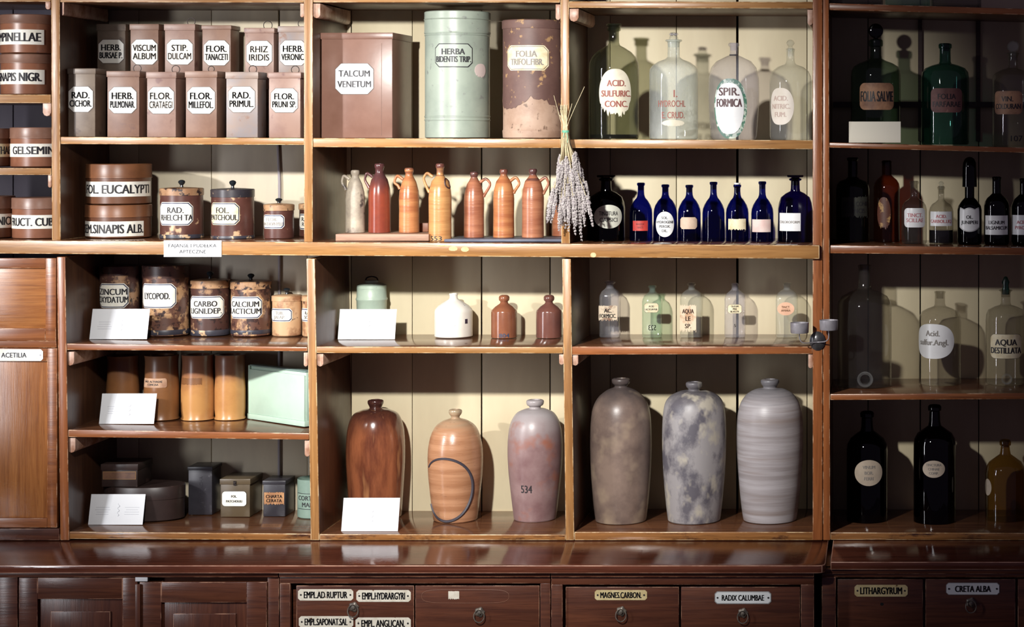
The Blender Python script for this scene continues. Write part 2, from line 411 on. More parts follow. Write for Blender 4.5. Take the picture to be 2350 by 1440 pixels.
# ---------------------------------------------------------------- generic turned vessel
def vessel(name, label, cat, group, cx, sh, prof, m, pb=None, Y=None, labels=(), parts=(), smooth=False, rz=0.0, sy=1.0,
           zb=None, body='body', n=48, marks=(), hole=True):
    """prof: (half width px, row px[, squareness]) from base to rim, read off the photograph at the vessel's own depth"""
    hw = max(p[0] for p in prof)
    if Y is None: Y = solve_y(sh, cx, pb) + hw * sy / sc(0.2)
    Y = min(Y, BACKY - hw * sy / sc(0.3) - 0.008)
    s = sc(Y); xw = X(cx, Y)
    z0 = shelf_z(sh, xw) + .0004 + tilt(sh) * hw / s if zb is None else zb
    def prof_m(pr, ground=False, sm=False):
        q = [(p[0] / s, Z(p[1], Y) - z0) + tuple(p[2:]) for p in pr]
        if ground: q[0] = (q[0][0], 0.0) + tuple(q[0][2:])
        if sm: q = catmull(q)
        return [(p[0], max(p[1], 0.0 if ground and i == 0 else .0010 + .0003 * i)) + tuple(p[2:]) for i, p in enumerate(q)]
    P = prof_m(prof, True, smooth)
    def radius(z):
        for a, b in zip(P, P[1:]):
            if a[1] <= z <= b[1] and b[1] > a[1]: return a[0] + (b[0] - a[0]) * (z - a[1]) / (b[1] - a[1])
        return P[0][0]
    lone = not labels and not parts and not marks
    root = None if lone else thing(name, label, cat, (xw, Y, z0), group, 0)
    mb = MB(); sq = tuple(P[0][2:])
    full = [(0.0, 0.0)] + [(P[0][0] * 0.94, 0.0) + sq, (P[0][0], min(0.004, P[1][1] * .3)) + sq] + P[1:]
    if hole:
        r, z = P[-1][0], P[-1][1]
        full += [(r * 0.72, z + 0.001), (r * 0.66, z - 0.012), (0.0, z - 0.014)] if hole != 'glass' else [(r * 0.82, z + 0.001), (r * 0.72, z - 0.03)]
    mb.lathe(full, 0, n, sy)
    o = mb.build(name if lone else body, m, root, ang=40)
    if lone:
        o.location = (xw, Y, z0); tag(o, label, cat, group); root = o
    if rz: root.rotation_euler[2] = rz
    phi = math.atan2(-xw, D + Y)
    def surf(px0, px1, py0, py1, flat=False):
        zc = Z((py0 + py1) / 2, Y) - z0; H = (py1 - py0) / 2 / s
        rr = radius(zc); h = rr * s
        if flat:
            u0 = (px0 + px1) / 2; dx = (u0 - cx) / s
            return (lambda u, v, off: (dx + u, -rr - off, zc + v)), (px1 - px0) / 2 / s, H
        a0 = math.asin(max(-0.999, min(0.999, (px0 - cx) / h))); a1 = math.asin(max(-0.999, min(0.999, (px1 - cx) / h)))
        am = (a0 + a1) / 2 + phi - rz; W = rr * (a1 - a0) / 2
        def f(u, v, off):
            r = radius(zc + v) + off; a = am + u / rr
            return (r * math.sin(a), -r * math.cos(a) * sy, zc + v)
        return f, W, H
    for L in labels:
        b = L['box']; f, W, H = surf(b[0], b[2], b[1], b[3], L.get('flat', False))
        if L.get('wrap'): # label runs on round the left side
            W2 = W * (1 + L['wrap']); f0 = f; sh_ = W2 - W
            f = (lambda f0, sh_: (lambda u, v, off: f0(u - sh_, v, off)))(f0, sh_); W = W2
        if L.get('wrapr'):
            W2 = W * (1 + L['wrapr']); f0 = f; sh_ = W2 - W
            f = (lambda f0, sh_: (lambda u, v, off: f0(u + sh_, v, off)))(f0, sh_); W = W2
        make_label(root, f, W, H, L, L.get('name', 'label'))
    for mk in marks:    # lettering or lines straight on the pot
        b = mk['box']; f, W, H = surf(b[0], b[2], b[1], b[3], mk.get('flat', False))
        mm = MB()
        if mk.get('ring'):
            r0 = mk['ring'] / s; k = 40; a0, a1 = mk.get('arc', (0, 2 * PI))
            pts = [f(W * math.cos(a0 + (a1 - a0) * i / k), H * math.sin(a0 + (a1 - a0) * i / k), 0.0003) for i in range(k + 1)]
            mm.tube(pts, [r0 * (0.5 + 0.9 * abs(math.sin(2.2 * i / k + mk.get('ph', 0.6)))) for i in range(k + 1)], 0, 6)
        else:
            lettering(mm, f, W, H, mk['lines'], 0, 0.0012, mk.get('th', 0.9), None, 1.0, 0.02, 0, 1.3, mk.get('flip', False))
        mm.build(mk.get('name', 'inscription'), mk['c'], root)
    for p in parts:
        pm = MB()
        if p[0] == 'handle':
            pts = catmull([(X(q[0], Y) - xw, 0.0, Z(q[1], Y) - z0) for q in p[1]], 5)
            k = len(pts); rr = p[3] / s
            pm.tube(pts, [rr * (0.85 + 0.35 * abs(2 * i / (k - 1) - 1)) for i in range(k)], 0, 10)
            pm.build('handle', p[2], root, ang=60)
        else:
            q = prof_m(p[1]); dx = p[3] / s if len(p) > 3 else 0.0
            pm.lathe([(0.0, q[0][1])] + q + ([(0.0, q[-1][1])] if q[-1][0] > 1e-5 else []), 0, 40 if q[0][0] > 0.012 else 24, sy, dx)
            pm.build(p[0], p[2], root, ang=40)
    return root, Y, z0, s

# ---------------------------------------------------------------- the room shell behind and below
fl = MB(); fl.box(-6.5, 3.0, -5.5, 0.62, -0.05, 0.0)
tag(fl.build('floor', wood('floor_boards', (84, 56, 40), (112, 78, 54), 'y', 0.4)), kind='structure')
wl = MB(); wl.box(-6.5, 3.0, 0.60, 0.70, 0.0, 3.6)
tag(wl.build('wall_back', mat('wall_plaster', (70, 64, 66), (82, 76, 76), 4, rough=0.8)), kind='structure')

# ---------------------------------------------------------------- shelving carcasses
CT = 0.8555                                     # worktop height
def board(name, px, m, parent, Y0=0.0, Y1=BACKY, bevel=0.003, wear=None):
    """px: TL, TR, BR, BL corners of the front edge, as seen at depth Y0"""
    mb = MB(); q = [(X(p[0], Y0), Y0, Z(p[1], Y0)) for p in px]
    mb.hexa([q[3], q[2], q[1], q[0]], Y1 - Y0)
    o = mb.build(name, m, parent, bevel=bevel, wear=wear or EDGE[m.name])
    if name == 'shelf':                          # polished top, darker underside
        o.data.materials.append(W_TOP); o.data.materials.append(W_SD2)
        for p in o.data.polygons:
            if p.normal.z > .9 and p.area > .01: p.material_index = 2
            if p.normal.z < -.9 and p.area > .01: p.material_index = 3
    return o
def shelf(key, bot, m, parent, edge=None, Y0=0.004):
    x0, y0, x1, y1 = SH[key]; b0, b1 = bot
    return board('shelf', [(x0, y0), (x1, y1), (x1, b1), (x0, b0)], m, parent, Y0 if edge is None else edge)
unit = thing('shelving_unit', 'long honey-coloured wooden shelving filling the wall from the left edge to the double post', 'shelves', (0, 0, CT))
unit.location = (0, 0, 0)
ZB = 1241                                       # foot row of the uprights
def upright(pts, m, parent, Y0=0.0, Y1=BACKY):
    """pts: (left px, right px, row) from top to bottom"""
    (l0, r0, t), (l1, r1, b) = pts
    o = board('upright', [(l0, t), (r0, t), (r1, b), (l1, b)], m, parent, Y0, Y1)
    k = len(o.data.materials); o.data.materials.append(W_SD)                # inner bay sides: dark stain plus the bay's shade put into the colour
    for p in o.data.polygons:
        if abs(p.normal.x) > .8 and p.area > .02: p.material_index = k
    return o
up = -130
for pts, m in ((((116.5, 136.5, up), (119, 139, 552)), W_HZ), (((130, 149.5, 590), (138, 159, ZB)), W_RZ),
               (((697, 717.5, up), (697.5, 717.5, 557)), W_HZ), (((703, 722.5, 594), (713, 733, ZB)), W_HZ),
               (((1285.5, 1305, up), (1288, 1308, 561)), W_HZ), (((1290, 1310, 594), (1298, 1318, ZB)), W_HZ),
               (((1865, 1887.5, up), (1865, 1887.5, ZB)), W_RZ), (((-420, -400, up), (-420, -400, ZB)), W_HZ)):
    upright(pts, m, unit)
for x0, y0, x1, y1, x2, y2, x3, y3 in ((-400, -16, 116, -14, 116, 4, -400, 4), (137, -14, 697, -14, 697, 6, 137, 5),
                                        (718, -12, 1285, -12, 1285, 6, 718, 5.5), (1305, 3, 1865, 4, 1865, 20, 1305, 18)):
    board('shelf', [(x0, y0), (x1, y1), (x2, y2), (x3, y3)], W_HX, unit, 0.004)
board('shelf', [(-400, 217), (116.5, 217), (116.5, 237), (-400, 236)], W_HX, unit, 0.004)
board('shelf', [(-400, 385), (117.5, 386), (117.5, 402), (-400, 401)], W_HX, unit, 0.004)
shelf('1a', (331, 333), W_HX, unit); shelf('2a', (338, 340), W_HX, unit); shelf('3a', (340, 343), W_HX, unit)
wb = board('shelf', [(-420, 549), (1881, 563), (1881, 595), (-420, 580)], W_HX, unit, -0.024, BACKY, 0.004)
tag(wb, 'thick full-width shelf with worn front edge')
wp = MB(); sd = 3
for b_ in ((1003, 562.5, 1034, 566), (1030, 566, 1050, 577), (1058, 567, 1076, 579), (1355, 580, 1368, 592)):
    f_ = (lambda cx_, cz_: (lambda u, v, off: (cx_ + u, -.0242 - off, cz_ + v)))((X(b_[0], -.024) + X(b_[2], -.024)) / 2, (Z(b_[1], -.024) + Z(b_[3], -.024)) / 2); sd += 1
    patch(wp, f_, (b_[2] - b_[0]) / 2 / S0, (b_[3] - b_[1]) / 2 / S0, 'tornoval', 0, .0003, sd, thick=.0003)
wp.build('bare_patches', mat('bare_pale_wood', (214, 188, 140), (196, 160, 110), 30, rough=.6), unit)
shelf('1c', (804, 807), W_RX, unit); shelf('2c', (811, 812), W_HX, unit); shelf('3c', (815, 813), W_RX, unit)
shelf('1d', (1004, 1010), W_RX, unit)
W_B1 = wood('worn_bottom_shelf', (116, 74, 40), (168, 116, 66), 'x', 0.20, wear=(66, 40, 30), wearthr=(0.54, 0.66)); EDGE['worn_bottom_shelf'] = E_H
shelf('1e', (1238, 1241), W_B1, unit); shelf('2e', (1241, 1241), W_B1, unit); shelf('3e', (1241, 1241), W_B1, unit)

def back_panel(parent, px0, px1, seams, m, r0=-120, r1=1215):
    """painted boards side by side with open joints; px at the depth of the boards"""
    mb = MB(); z1, z0 = Z(r0, BACKY), CT
    xs = [(px0, 0.0)] + [(s[0], s[1]) for s in seams] + [(px1, 0.0)]
    for (a, ga), (b, gb) in zip(xs, xs[1:]):
        xa, xb = X(a, BACKY) + ga / 2, X(b, BACKY) - gb / 2
        j = random.uniform(0, 0.002)
        mb.box(xa, xb, BACKY + j, BACKY + 0.016, z0, z1)
    return mb.build('back_panel', m, parent, bevel=0.0012)
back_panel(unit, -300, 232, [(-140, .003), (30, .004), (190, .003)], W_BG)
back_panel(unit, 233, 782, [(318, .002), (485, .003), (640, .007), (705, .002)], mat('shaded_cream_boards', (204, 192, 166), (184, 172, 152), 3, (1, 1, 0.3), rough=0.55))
back_panel(unit, 783, 1345, [(806, .004), (946, .0025), (1105, .006), (1262, .005)], W_BK)
back_panel(unit, 1346, 1888, [(1400, .0025), (1552, .003), (1692, .010), (1852, .003)], W_BK)
strip = MB(); strip.tube([(X(637, .49), .492, Z(330, .49)), (X(641, .49), .492, Z(420, .49)), (X(640, .49), .492, CT + .03)], .006)
strip.build('wall_conduit', mat('grey_conduit', (150, 142, 146), rough=.5), unit)

def cleat(px0, px1, py0, py1, parent, m=W_CL, Y0=0.012, Y1=0.46, rnd=True):
    """rounded batten under a shelf, its pale end grain facing out"""
    xa, xb = X(px0, Y0), X(px1, Y0); zt, zb = Z(py0, Y0), Z(py1, Y0); mb = MB()
    wd = xb - xa; c = wd * 0.45
    sh = [(xa, zt), (xb, zt), (xb, zb + c), (xb - c * .4, zb + c * .25), (xa + wd / 2, zb), (xa + c * .4, zb + c * .25), (xa, zb + c)]
    n = len(sh); vs = [(p[0], Y0, p[1]) for p in sh] + [(p[0], Y1, p[1]) for p in sh]
    mb.add(vs, [tuple(range(n))[::-1], tuple(range(n, 2 * n))] + [(i, (i + 1) % n, n + (i + 1) % n, n + i) for i in range(n)])
    return mb.build('shelf_support', m, parent, bevel=0.0015)
for c in ((104, 116, 4, 22), (98, 117, 237, 267), (110, 118, 402, 431), (689, 697, 8, 40), (137, 147, 5, 36),
          (718, 735, 8, 42), (1306, 1328, 20, 50), (1853, 1865, 22, 58), (697, 706, 810, 842), (150.5, 170, 808, 840),
          (727, 742, 813, 842), (1283, 1294, 814, 838), (1313, 1327, 815, 840), (1855, 1865, 814, 846), (154.5, 173, 1006, 1040), (699, 711, 1012, 1049)):
    cleat(*c, unit)
cleat(1275, 1286, 10, 46, unit, Y1=.045)

# cupboard doors at the lower left of the shelving
def panel_door(px, py, inner, name, parent, Y0, m_frame, m_panel, raised=None, deep=0.012, wear=None):
    x0, x1, z0, z1 = X(px[0], Y0), X(px[1], Y0), Z(py[1], Y0), Z(py[0], Y0)
    a0, a1, b0, b1 = X(inner[0], Y0), X(inner[1], Y0), Z(inner[3], Y0), Z(inner[2], Y0)
    mb = MB()
    for q in ((x0, a0, z0, z1), (a1, x1, z0, z1), (a0, a1, b1, z1), (a0, a1, z0, b0)):
        mb.box(q[0], q[1], Y0, Y0 + 0.024, q[2], q[3], 0)
    mb.box(a0 - .004, a1 + .004, Y0 + deep, Y0 + 0.022, b0 - .004, b1 + .004, 1)
    if raised:
        i = raised / sc(Y0)
        mb.box(a0 + i, a1 - i, Y0 + deep * 0.35, Y0 + deep + .002, b0 + i, b1 - i, 1)
    return mb.build(name, [m_frame, m_panel], parent, bevel=0.0022, wear=wear)
d1 = panel_door((-180, 128.5), (593, 783), (-130, 104, 616, 754), 'cupboard_door', unit, 0.004, W_RX, wood('orange_panel_wood_flat', (142, 84, 44), (182, 120, 66), 'x', 0.28, fine=1.4), wear=E_R)
d2 = panel_door((-180, 131), (800, 1212), (-130, 108, 830, 1190), 'cupboard_door', unit, 0.004, W_RX, W_OX, wear=E_R)
board('rail', [(-400, 783), (129, 783), (130, 799), (-400, 799)], W_RX, unit, 0.004, 0.05)
board('rail', [(-400, 1214), (136, 1214), (137, 1241), (-400, 1241)], W_DX, unit, 0.002, 0.05, wear=E_D)
board('stile', [(-400, 590), (-181, 590), (-181, 1241), (-400, 1241)], W_RZ, unit, 0.004, 0.05)
def plate_map(px0, px1, py0, py1, Y):
    cx, cz = (X(px0, Y) + X(px1, Y)) / 2, (Z(py0, Y) + Z(py1, Y)) / 2
    return (lambda u, v, off: (cx + u, Y - off, cz + v)), abs(X(px1, Y) - X(px0, Y)) / 2, abs(Z(py0, Y) - Z(py1, Y)) / 2
f, W_, H_ = plate_map(-60, 99, 802, 829, 0.004)
make_label(d2, f, W_, H_, dict(shape='oct', lines=['ACETILIA'], tc=PALE, c=IVORY, th=.4, screws=True, dx=.08, fit=.5), 'name_plate')

# right-hand shelving unit
unit2 = thing('shelving_unit', 'dark shadowed red-brown shelving right of the double post, holding glass bottles', 'shelves', (0, 0, 0))
upright(((1888.5, 1902, up), (1888.5, 1905.5, ZB)), W_RZ, unit2, 0.004)
upright(((2560, 2580, up), (2560, 2580, ZB)), W_RZ, unit2, 0.004)
for key, b in (('4t', (23, 34)), ('4a', (339, 351)), ('4b', (582, 586)), ('4c', (919, 917)), ('4e', (1240, 1241))):
    x0, y0, x1, y1 = SH[key]; k = (2560 - x0) / (x1 - x0); xl = 1903 if key in '4t 4a' else 1905.5
    board('shelf', [(xl, y0), (2560, y0 + (y1 - y0) * k), (2560, b[0] + (b[1] - b[0]) * k), (xl, b[0])], W_RX if key != '4e' else W_B1, unit2, 0.008)
back_panel(unit2, 1890, 2520, [(1992, .004), (2112, .005), (2246, .004), (2380, .004)], W_BK)
dkw = wood('dark_batten_wood', (52, 32, 30), (70, 44, 38), 'x', 0.5)
lat = MB()
for p in ((2107, 2116), (2240, 2250)): lat.box(X(p[0], .48), X(p[1], .48), .482, .4995, Z(324, .48), Z(30, .48))
lat.box(X(1912, .48), X(2500, .48), .476, .482, Z(247, .48), Z(234, .48))
lat.build('lattice', dkw, unit2)

# ---------------------------------------------------------------- worktops and base cabinets
def worktop(name, label, xpx0, xpx1, Yf, corner):
    xa, xb = X(xpx0, Yf), X(xpx1, Yf); mb = MB(); zt, zb = CT, CT - 0.030
    pts = [(xa, BACKY), (xa, Yf)]
    if corner: pts += [(xb - 0.03, Yf), (xb - .012, Yf + .006), (xb - .003, Yf + .018), (xb, Yf + 0.04), (xb, BACKY)]
    else: pts += [(xb, Yf), (xb, BACKY)]
    n = len(pts)
    mb.add([(p[0], p[1], zb) for p in pts] + [(p[0], p[1], zt - .0005) for p in pts],
           [tuple(range(n))[::-1], tuple(range(n, 2 * n))] + [(i, (i + 1) % n, n + (i + 1) % n, n + i) for i in range(n)])
    o = mb.build(name, W_CX, None, bevel=0.003, wear=E_C)
    return tag(o, label, 'worktop')
worktop('worktop', 'long polished dark brown worktop under the honey-coloured shelving, reflecting white cards', -420, 1894, -0.447, True)
worktop('worktop', 'shorter dark worktop right of the double post, under the black bottles', 1906, 2560, -0.385, False)

YF = -0.415                                       # front plane of the cabinet frames
RING = mat('dark_bronze_pull', (92, 86, 80), (134, 124, 112), 60, rough=0.38, metal=0.35)
def cabinet_frame(parent, px0, px1, opens, Y=YF, top=1310):
    """face frame with openings, plus the carcass behind; opens: (x0, x1, row) in px"""
    mb = MB(); x0, x1 = X(px0, Y), X(px1, Y); zt = CT - 0.0305
    zr = Z(opens[0][2], Y); mb.box(x0, x1, Y, Y + .022, zr, zt - .018)
    mb.box(x0, x1, Y - .012, Y + .022, zt - .018, zt)                    # moulding under the worktop
    edges = [px0] + [v for o in opens for v in o[:2]] + [px1]
    for a, b in zip(edges[0::2], edges[1::2]): mb.box(X(a, Y), X(b, Y), Y, Y + .022, 0.0, zr)
    for o in opens: mb.box(X(o[0], Y), X(o[1], Y), Y, Y + .022, 0.0, 0.22)
    mb.build('face_frame', W_DX, parent, bevel=0.002, wear=E_D)
    c = MB(); c.box(x0, x1, Y + .045, BACKY, 0.0, zt - .001); c.build('carcass', W_DX, parent)
def ring_pull(parent, px, py, Y):
    mb = MB(); c = (X(px, Y), Y, Z(py, Y)); r = 11 / sc(Y)
    for i, (a, b) in enumerate(((1, .0), (1, .003), (.82, .006), (.45, .008), (.3, .013))):
        pass
    prof = [(r, 0.0), (r, .003), (r * .8, .007), (r * .45, .009), (r * .38, .014), (0, .016)]
    k = 20; vs = []; fs = []
    for rr, h in prof:
        for j in range(k):
            w_ = 1 + (.12 * math.cos(5 * 2 * PI * j / k) if h < .008 else 0)
            vs.append((c[0] + rr * w_ * math.cos(2 * PI * j / k), Y - h, c[2] + .004 + rr * w_ * math.sin(2 * PI * j / k)))
    for i in range(len(prof) - 1):
        for j in range(k): fs.append((i * k + j, i * k + (j + 1) % k, (i + 1) * k + (j + 1) % k, (i + 1) * k + j))
    mb.add(vs, fs)
    q = 12 / sc(Y)
    mb.tube([(c[0] + q * math.cos(t), Y - .014 + .003 * math.sin(t), c[2] - .009 + q * 1.15 * math.sin(t)) for t in [2 * PI * i / 28 for i in range(28)]], .0022, 0, 6, True)
    return mb.build('ring_pull', RING, parent)
def drawer(parent, px0, px1, py0, py1, Y, plates=(), pull=None, m=W_DX):
    mb = MB(); mb.box(X(px0, Y), X(px1, Y), Y, Y + .03, Z(py1, Y), Z(py0, Y))
    d = mb.build('drawer', m, parent, bevel=0.002, wear=E_D)
    for p in plates:
        f, W, H = plate_map(*p[0], Y)
        make_label(d, f, W, H, p[1], 'name_plate')
    if pull: ring_pull(d, pull[0], pull[1], Y)
    return d
PL = mat('worn_white_enamel_plate', (222, 216, 200), (196, 186, 166), 30, thr=(.5, .75), rough=0.35, spots=(120, 92, 70), spotscale=40, spotthr=(.68, .72))
PLB = mat('clean_white_enamel_plate', (232, 236, 236), (222, 226, 226), 12, rough=0.3)
PLY = mat('yellowed_enamel_plate', (212, 196, 150), (190, 170, 120), 20, rough=0.4, spots=(110, 86, 60), spotscale=40, spotthr=(.66, .7))
def plt(s, c=PL, **k): return dict(shape='oct', lines=[s], c=c, tc=INK, th=.58, screws=True, fit=.78, wt=0.045, maxst=.9, **k)

cab = thing('base_cabinet', 'dark base cabinet with two panelled doors and a small white hinge plate between them', 'cabinet', (0, 0, 0))
cabinet_frame(cab, -420, 640, [(-380, -8, 1326), (40, 614, 1326)])
YD = YF - 0.006
door1 = panel_door((43, 315), (1327, 1560), (86, 281, 1376, 1540), 'cabinet_door', cab, YD, W_DX, W_DZ, raised=29, wear=E_D)
door2 = panel_door((320, 612), (1337, 1560), (370, 566, 1384, 1540), 'cabinet_door', cab, YD, W_DX, W_DZ, raised=26, wear=E_D)
panel_door((-378, -10), (1327, 1560), (-330, -60, 1376, 1540), 'cabinet_door', cab, YD, W_DX, W_DZ, raised=29, wear=E_D)
hg = MB(); hg.box(X(311, YD), X(339, YD), YD - .003, YD + .0055, Z(1335, YD), Z(1318, YD))
hg.build('hinge_plate', mat('white_painted_metal', (206, 208, 212), rough=.4), cab, bevel=.001)
hb = MB(); hb.box(X(312, YD), X(324, YD), YD - .010, YD + .004, Z(1560, YD), Z(1341, YD)); hb.build('door_lip', W_DZ, cab, bevel=.002)

cab = thing('base_cabinet', 'dark base cabinet with four white plates on its left drawer, under the brown jars', 'cabinet', (0, 0, 0))
cabinet_frame(cab, 642, 1263, [(666, 1240, 1340)])
YR = YF + .014
drawer(cab, 680, 950, 1345, 1500, YR, [((684, 811, 1353, 1379), plt('EMPL.AD RUPTUR')), ((818, 943, 1355, 1382), plt('EMPL.HYDRARGYRI')),
       ((686, 811, 1415, 1441), plt('EMPL.SAPONAT.SAL')), ((816, 943, 1418, 1445), plt('EMPL. ANGLICAN.'))], (812, 1396))
d = drawer(cab, 953, 1238, 1345, 1500, YR, [((1029, 1054, 1357, 1377), dict(shape='torn', c=PL, tc=INK, lines=['']))], (1101, 1408))
ol = MB(); f, W_, H_ = plate_map(968, 1168, 1354, 1385, YR)
ol.tube([f(W_ * (abs(math.cos(t)) ** .35) * (1 if math.cos(t) > 0 else -1), H_ * (abs(math.sin(t)) ** .7) * (1 if math.sin(t) > 0 else -1), .0001) for t in [2 * PI * i / 60 for i in range(60)]], .0011, 0, 5, True)
ol.build('plate_scar', mat('scar_edge', (118, 78, 60), rough=.6), d)

cab = thing('base_cabinet', 'dark base cabinet with drawers lettered MAGNES. CARBON. and RADIX CALUMBAE, under the grey jars', 'cabinet', (0, 0, 0))
cabinet_frame(cab, 1265, 1868, [(1291, 1838, 1343)])
drawer(cab, 1298, 1558, 1348, 1500, YR, [((1365, 1485, 1355, 1378), plt('MAGNES.CARBON.', PLY))], (1426, 1406))
drawer(cab, 1563, 1836, 1348, 1500, YR, [((1640, 1770, 1358, 1387), dict(shape='oct', lines=['RADIX CALUMBAE'], c=PLB, tc=INK, bc=mat('plate_rim_grey', (150, 150, 150), rough=.3), bw=.003, th=.44, screws=True, fit=.74, wt=.035))], (1705, 1410))

cab = thing('base_cabinet', 'dark base cabinet with drawers lettered LITHARGYRUM and CRETA ALBA, right of the double post', 'cabinet', (0, 0, 0))
cabinet_frame(cab, 1886, 2560, [(1918, 2530, 1326)], Y=-0.36)
YR2 = -0.346
d = drawer(cab, 1922, 2118, 1330, 1490, YR2, [((1961, 2083, 1343, 1370), plt('LITHARGYRUM', PLY))])
kh = MB(); f, W_, H_ = plate_map(2020, 2028, 1384, 1391, YR2); patch(kh, f, W_, H_, 'oval', 0, .0003, thick=.0003); kh.build('screw_hole', mat('black_hole', (10, 8, 10), rough=.9), d)
drawer(cab, 2124, 2330, 1330, 1490, YR2, [((2171, 2294, 1338, 1366), dict(shape='oct', lines=['CRETA ALBA'], c=PLB, tc=INK, bc=mat('plate_rim_grey', (150, 150, 150)), bw=.002, th=.5, screws=True, fit=.66, wt=.035))], (2228, 1386))
drawer(cab, 2336, 2526, 1330, 1490, YR2, (), (2430, 1386))

# ---------------------------------------------------------------- tins with flat sides
def tin(name, label, cat, group, front, sh, m, lab=None, Y=0.06, depth=0.115, lid=14, ring=None, zb=None, rz=0.0, mlid=None, py_base=None, back_gap=0, side_m=None, extra=None):
    """front: (left px, right px, top px) of the front face"""
    if py_base is not None: Y = solve_y(sh, (front[0] + front[1]) / 2, py_base)
    s = sc(Y); cx = (front[0] + front[1]) / 2; xw = X(cx, Y); wd = (front[1] - front[0]) / s
    z0 = shelf_z(sh, xw) + .0004 + tilt(sh) * wd * .6 if zb is None else zb
    h = Z(front[2], Y) - z0; lh = lid / s
    root = thing(name, label, cat, (xw, Y + depth / 2, z0), group, rz)
    b = MB(); b.box(-wd / 2 + .0015, wd / 2 - .0015, -depth / 2 + .0015, depth / 2 - .0015, 0, h - lh * .6); b.build('body', m, root, bevel=.002)
    l = MB(); l.box(-wd / 2 - .0015, wd / 2 + .0015, -depth / 2 - .0015, depth / 2 + .0015, h - lh, h); l.build('lid', mlid or m, root, bevel=.002)
    if ring:
        r = MB(); q = ring[1] / s; dx = (ring[0] - cx) / s
        r.tube([(dx + q * math.cos(t), 0, h + q * .75 + q * math.sin(t)) for t in [2 * PI * i / 24 for i in range(24)]], .0016, 0, 6, True)
        r.build('lid_ring', INKM, root)
    if lab:
        bx = lab['box']; u0 = ((bx[0] + bx[2]) / 2 - cx) / s; v0 = Z((bx[1] + bx[3]) / 2, Y) - z0
        make_label(root, lambda u, v, off: (u0 + u, -depth / 2 + .0006 - off + .0006, v0 + v), (bx[2] - bx[0]) / 2 / s, (bx[3] - bx[1]) / 2 / s, lab)
    if extra: extra(root, wd, depth, h, s)
    return root
INKM = mat('dark_wire', (52, 44, 42), rough=.4, metal=.6)
RIM = mat('label_rim_brown', (88, 74, 66), rough=.5)
def oct_(box, *lines, **k):
    d = dict(box=box, lines=list(lines), bc=RIM, bw=.002); d.update(k); return d
T1 = mat('tin_brown', (134, 102, 84), (120, 88, 72), 9, rough=.42, spots=(112, 84, 74), spotscale=24, spotthr=(.64, .74))
T2 = mat('tin_taupe', (130, 114, 98), (112, 96, 82), 9, rough=.42, spots=(100, 84, 74), spotscale=24, spotthr=(.62, .74))
T3 = mat('tin_rosy', (148, 118, 104), (134, 104, 92), 9, rough=.42, spots=(112, 78, 72), spotscale=16, spotthr=(.60, .68))
T4 = mat('tin_greyed', (142, 122, 110), (128, 122, 124), 7, rough=.42, spots=(126, 92, 76), spotscale=20, spotthr=(.60, .70))
G = 'brown square herb tins in two rows'
front = [((155.5, 219, 157), T2, oct_((156.5, 198, 214, 258), 'RAD.', 'CICHOR.'), None, 'first in the front row', 13),
         ((245, 320, 163), T1, oct_((249, 199, 314, 261), 'HERB.', 'PULMONAR.'), (303, 9), 'second in the front row', 14),
         ((336, 404, 165), T3, oct_((339, 199, 400, 262), 'FLOR.', 'CRATAEGI', tc=FADED), (392, 9), 'third in the front row, with faded lettering', 15),
         ((425, 498, 163), T1, oct_((429, 199, 494, 262), 'FLOR.', 'MILLEFOL.'), (474, 7), 'fourth in the front row', 15),
         ((518, 592, 165), T4, oct_((523, 198, 586, 259), 'RAD.', 'PRIMUL.'), (570, 9), 'fifth in the front row', 16),
         ((616, 690, 166), T3, oct_((621, 202, 684, 259), 'FLOR.', 'PRUNI SP.'), (668, 9), 'last in the front row, beside the post', 14)]
for fr, m, lb, rg, where, lid in front:
    tin('herb_tin', 'square tin lettered %s, %s' % (' '.join(lb['lines']), where), 'tin', G, fr, '1a', m, lb, .06, .112, lid, rg)
back = [((222, 288, 55), T2, oct_((225, 90, 285, 146), 'HERB.', 'BURSAE P.'), None, 'half in shadow at the left of the back row', 16),
        ((298, 364, 55), T1, oct_((301, 90, 362, 149), 'VISCUM', 'ALBUM', tc=FADED), None, 'second in the back row', 14),
        ((377, 447, 55), T3, oct_((382, 90, 443, 149), 'STIP.', 'DULCAM', tc=FADED), (428, 9), 'third in the back row', 15),
        ((463, 530, 58), T1, oct_((467, 92, 527, 151), 'FLOR.', 'TANACETI'), None, 'fourth in the back row', 10),
        ((561, 629, 64), T3, oct_((565, 93, 625, 152), 'RHIZ', 'IRIDIS', tc=FADED), (605, 10), 'fifth in the back row, under a wire ring', 12),
        ((638, 704, 60), T4, oct_((642, 92, 704, 151), 'HERB.', 'VERONIC.'), (685, 10), 'last in the back row, cut by the post', 14)]
rz0 = shelf_z('1a', X(400, .3)) + .004; rtop = Z(205, .26)
st = MB(); st.box(X(216, .3), X(706, .24), .235, .45, rz0, rtop)
tag(st.build('riser_block', wood('riser_wood', (60, 40, 30), (80, 54, 40), 'x', .5), None, bevel=.002), 'dark wooden step behind the front tins, raising the back row of tins', 'riser')
for fr, m, lb, rg, where, lid in back:
    tin('herb_tin', 'square tin lettered %s, %s' % (' '.join(lb['lines']), where), 'tin', G, fr, '1a', m, lb, .26, .112, lid, rg, zb=rtop)

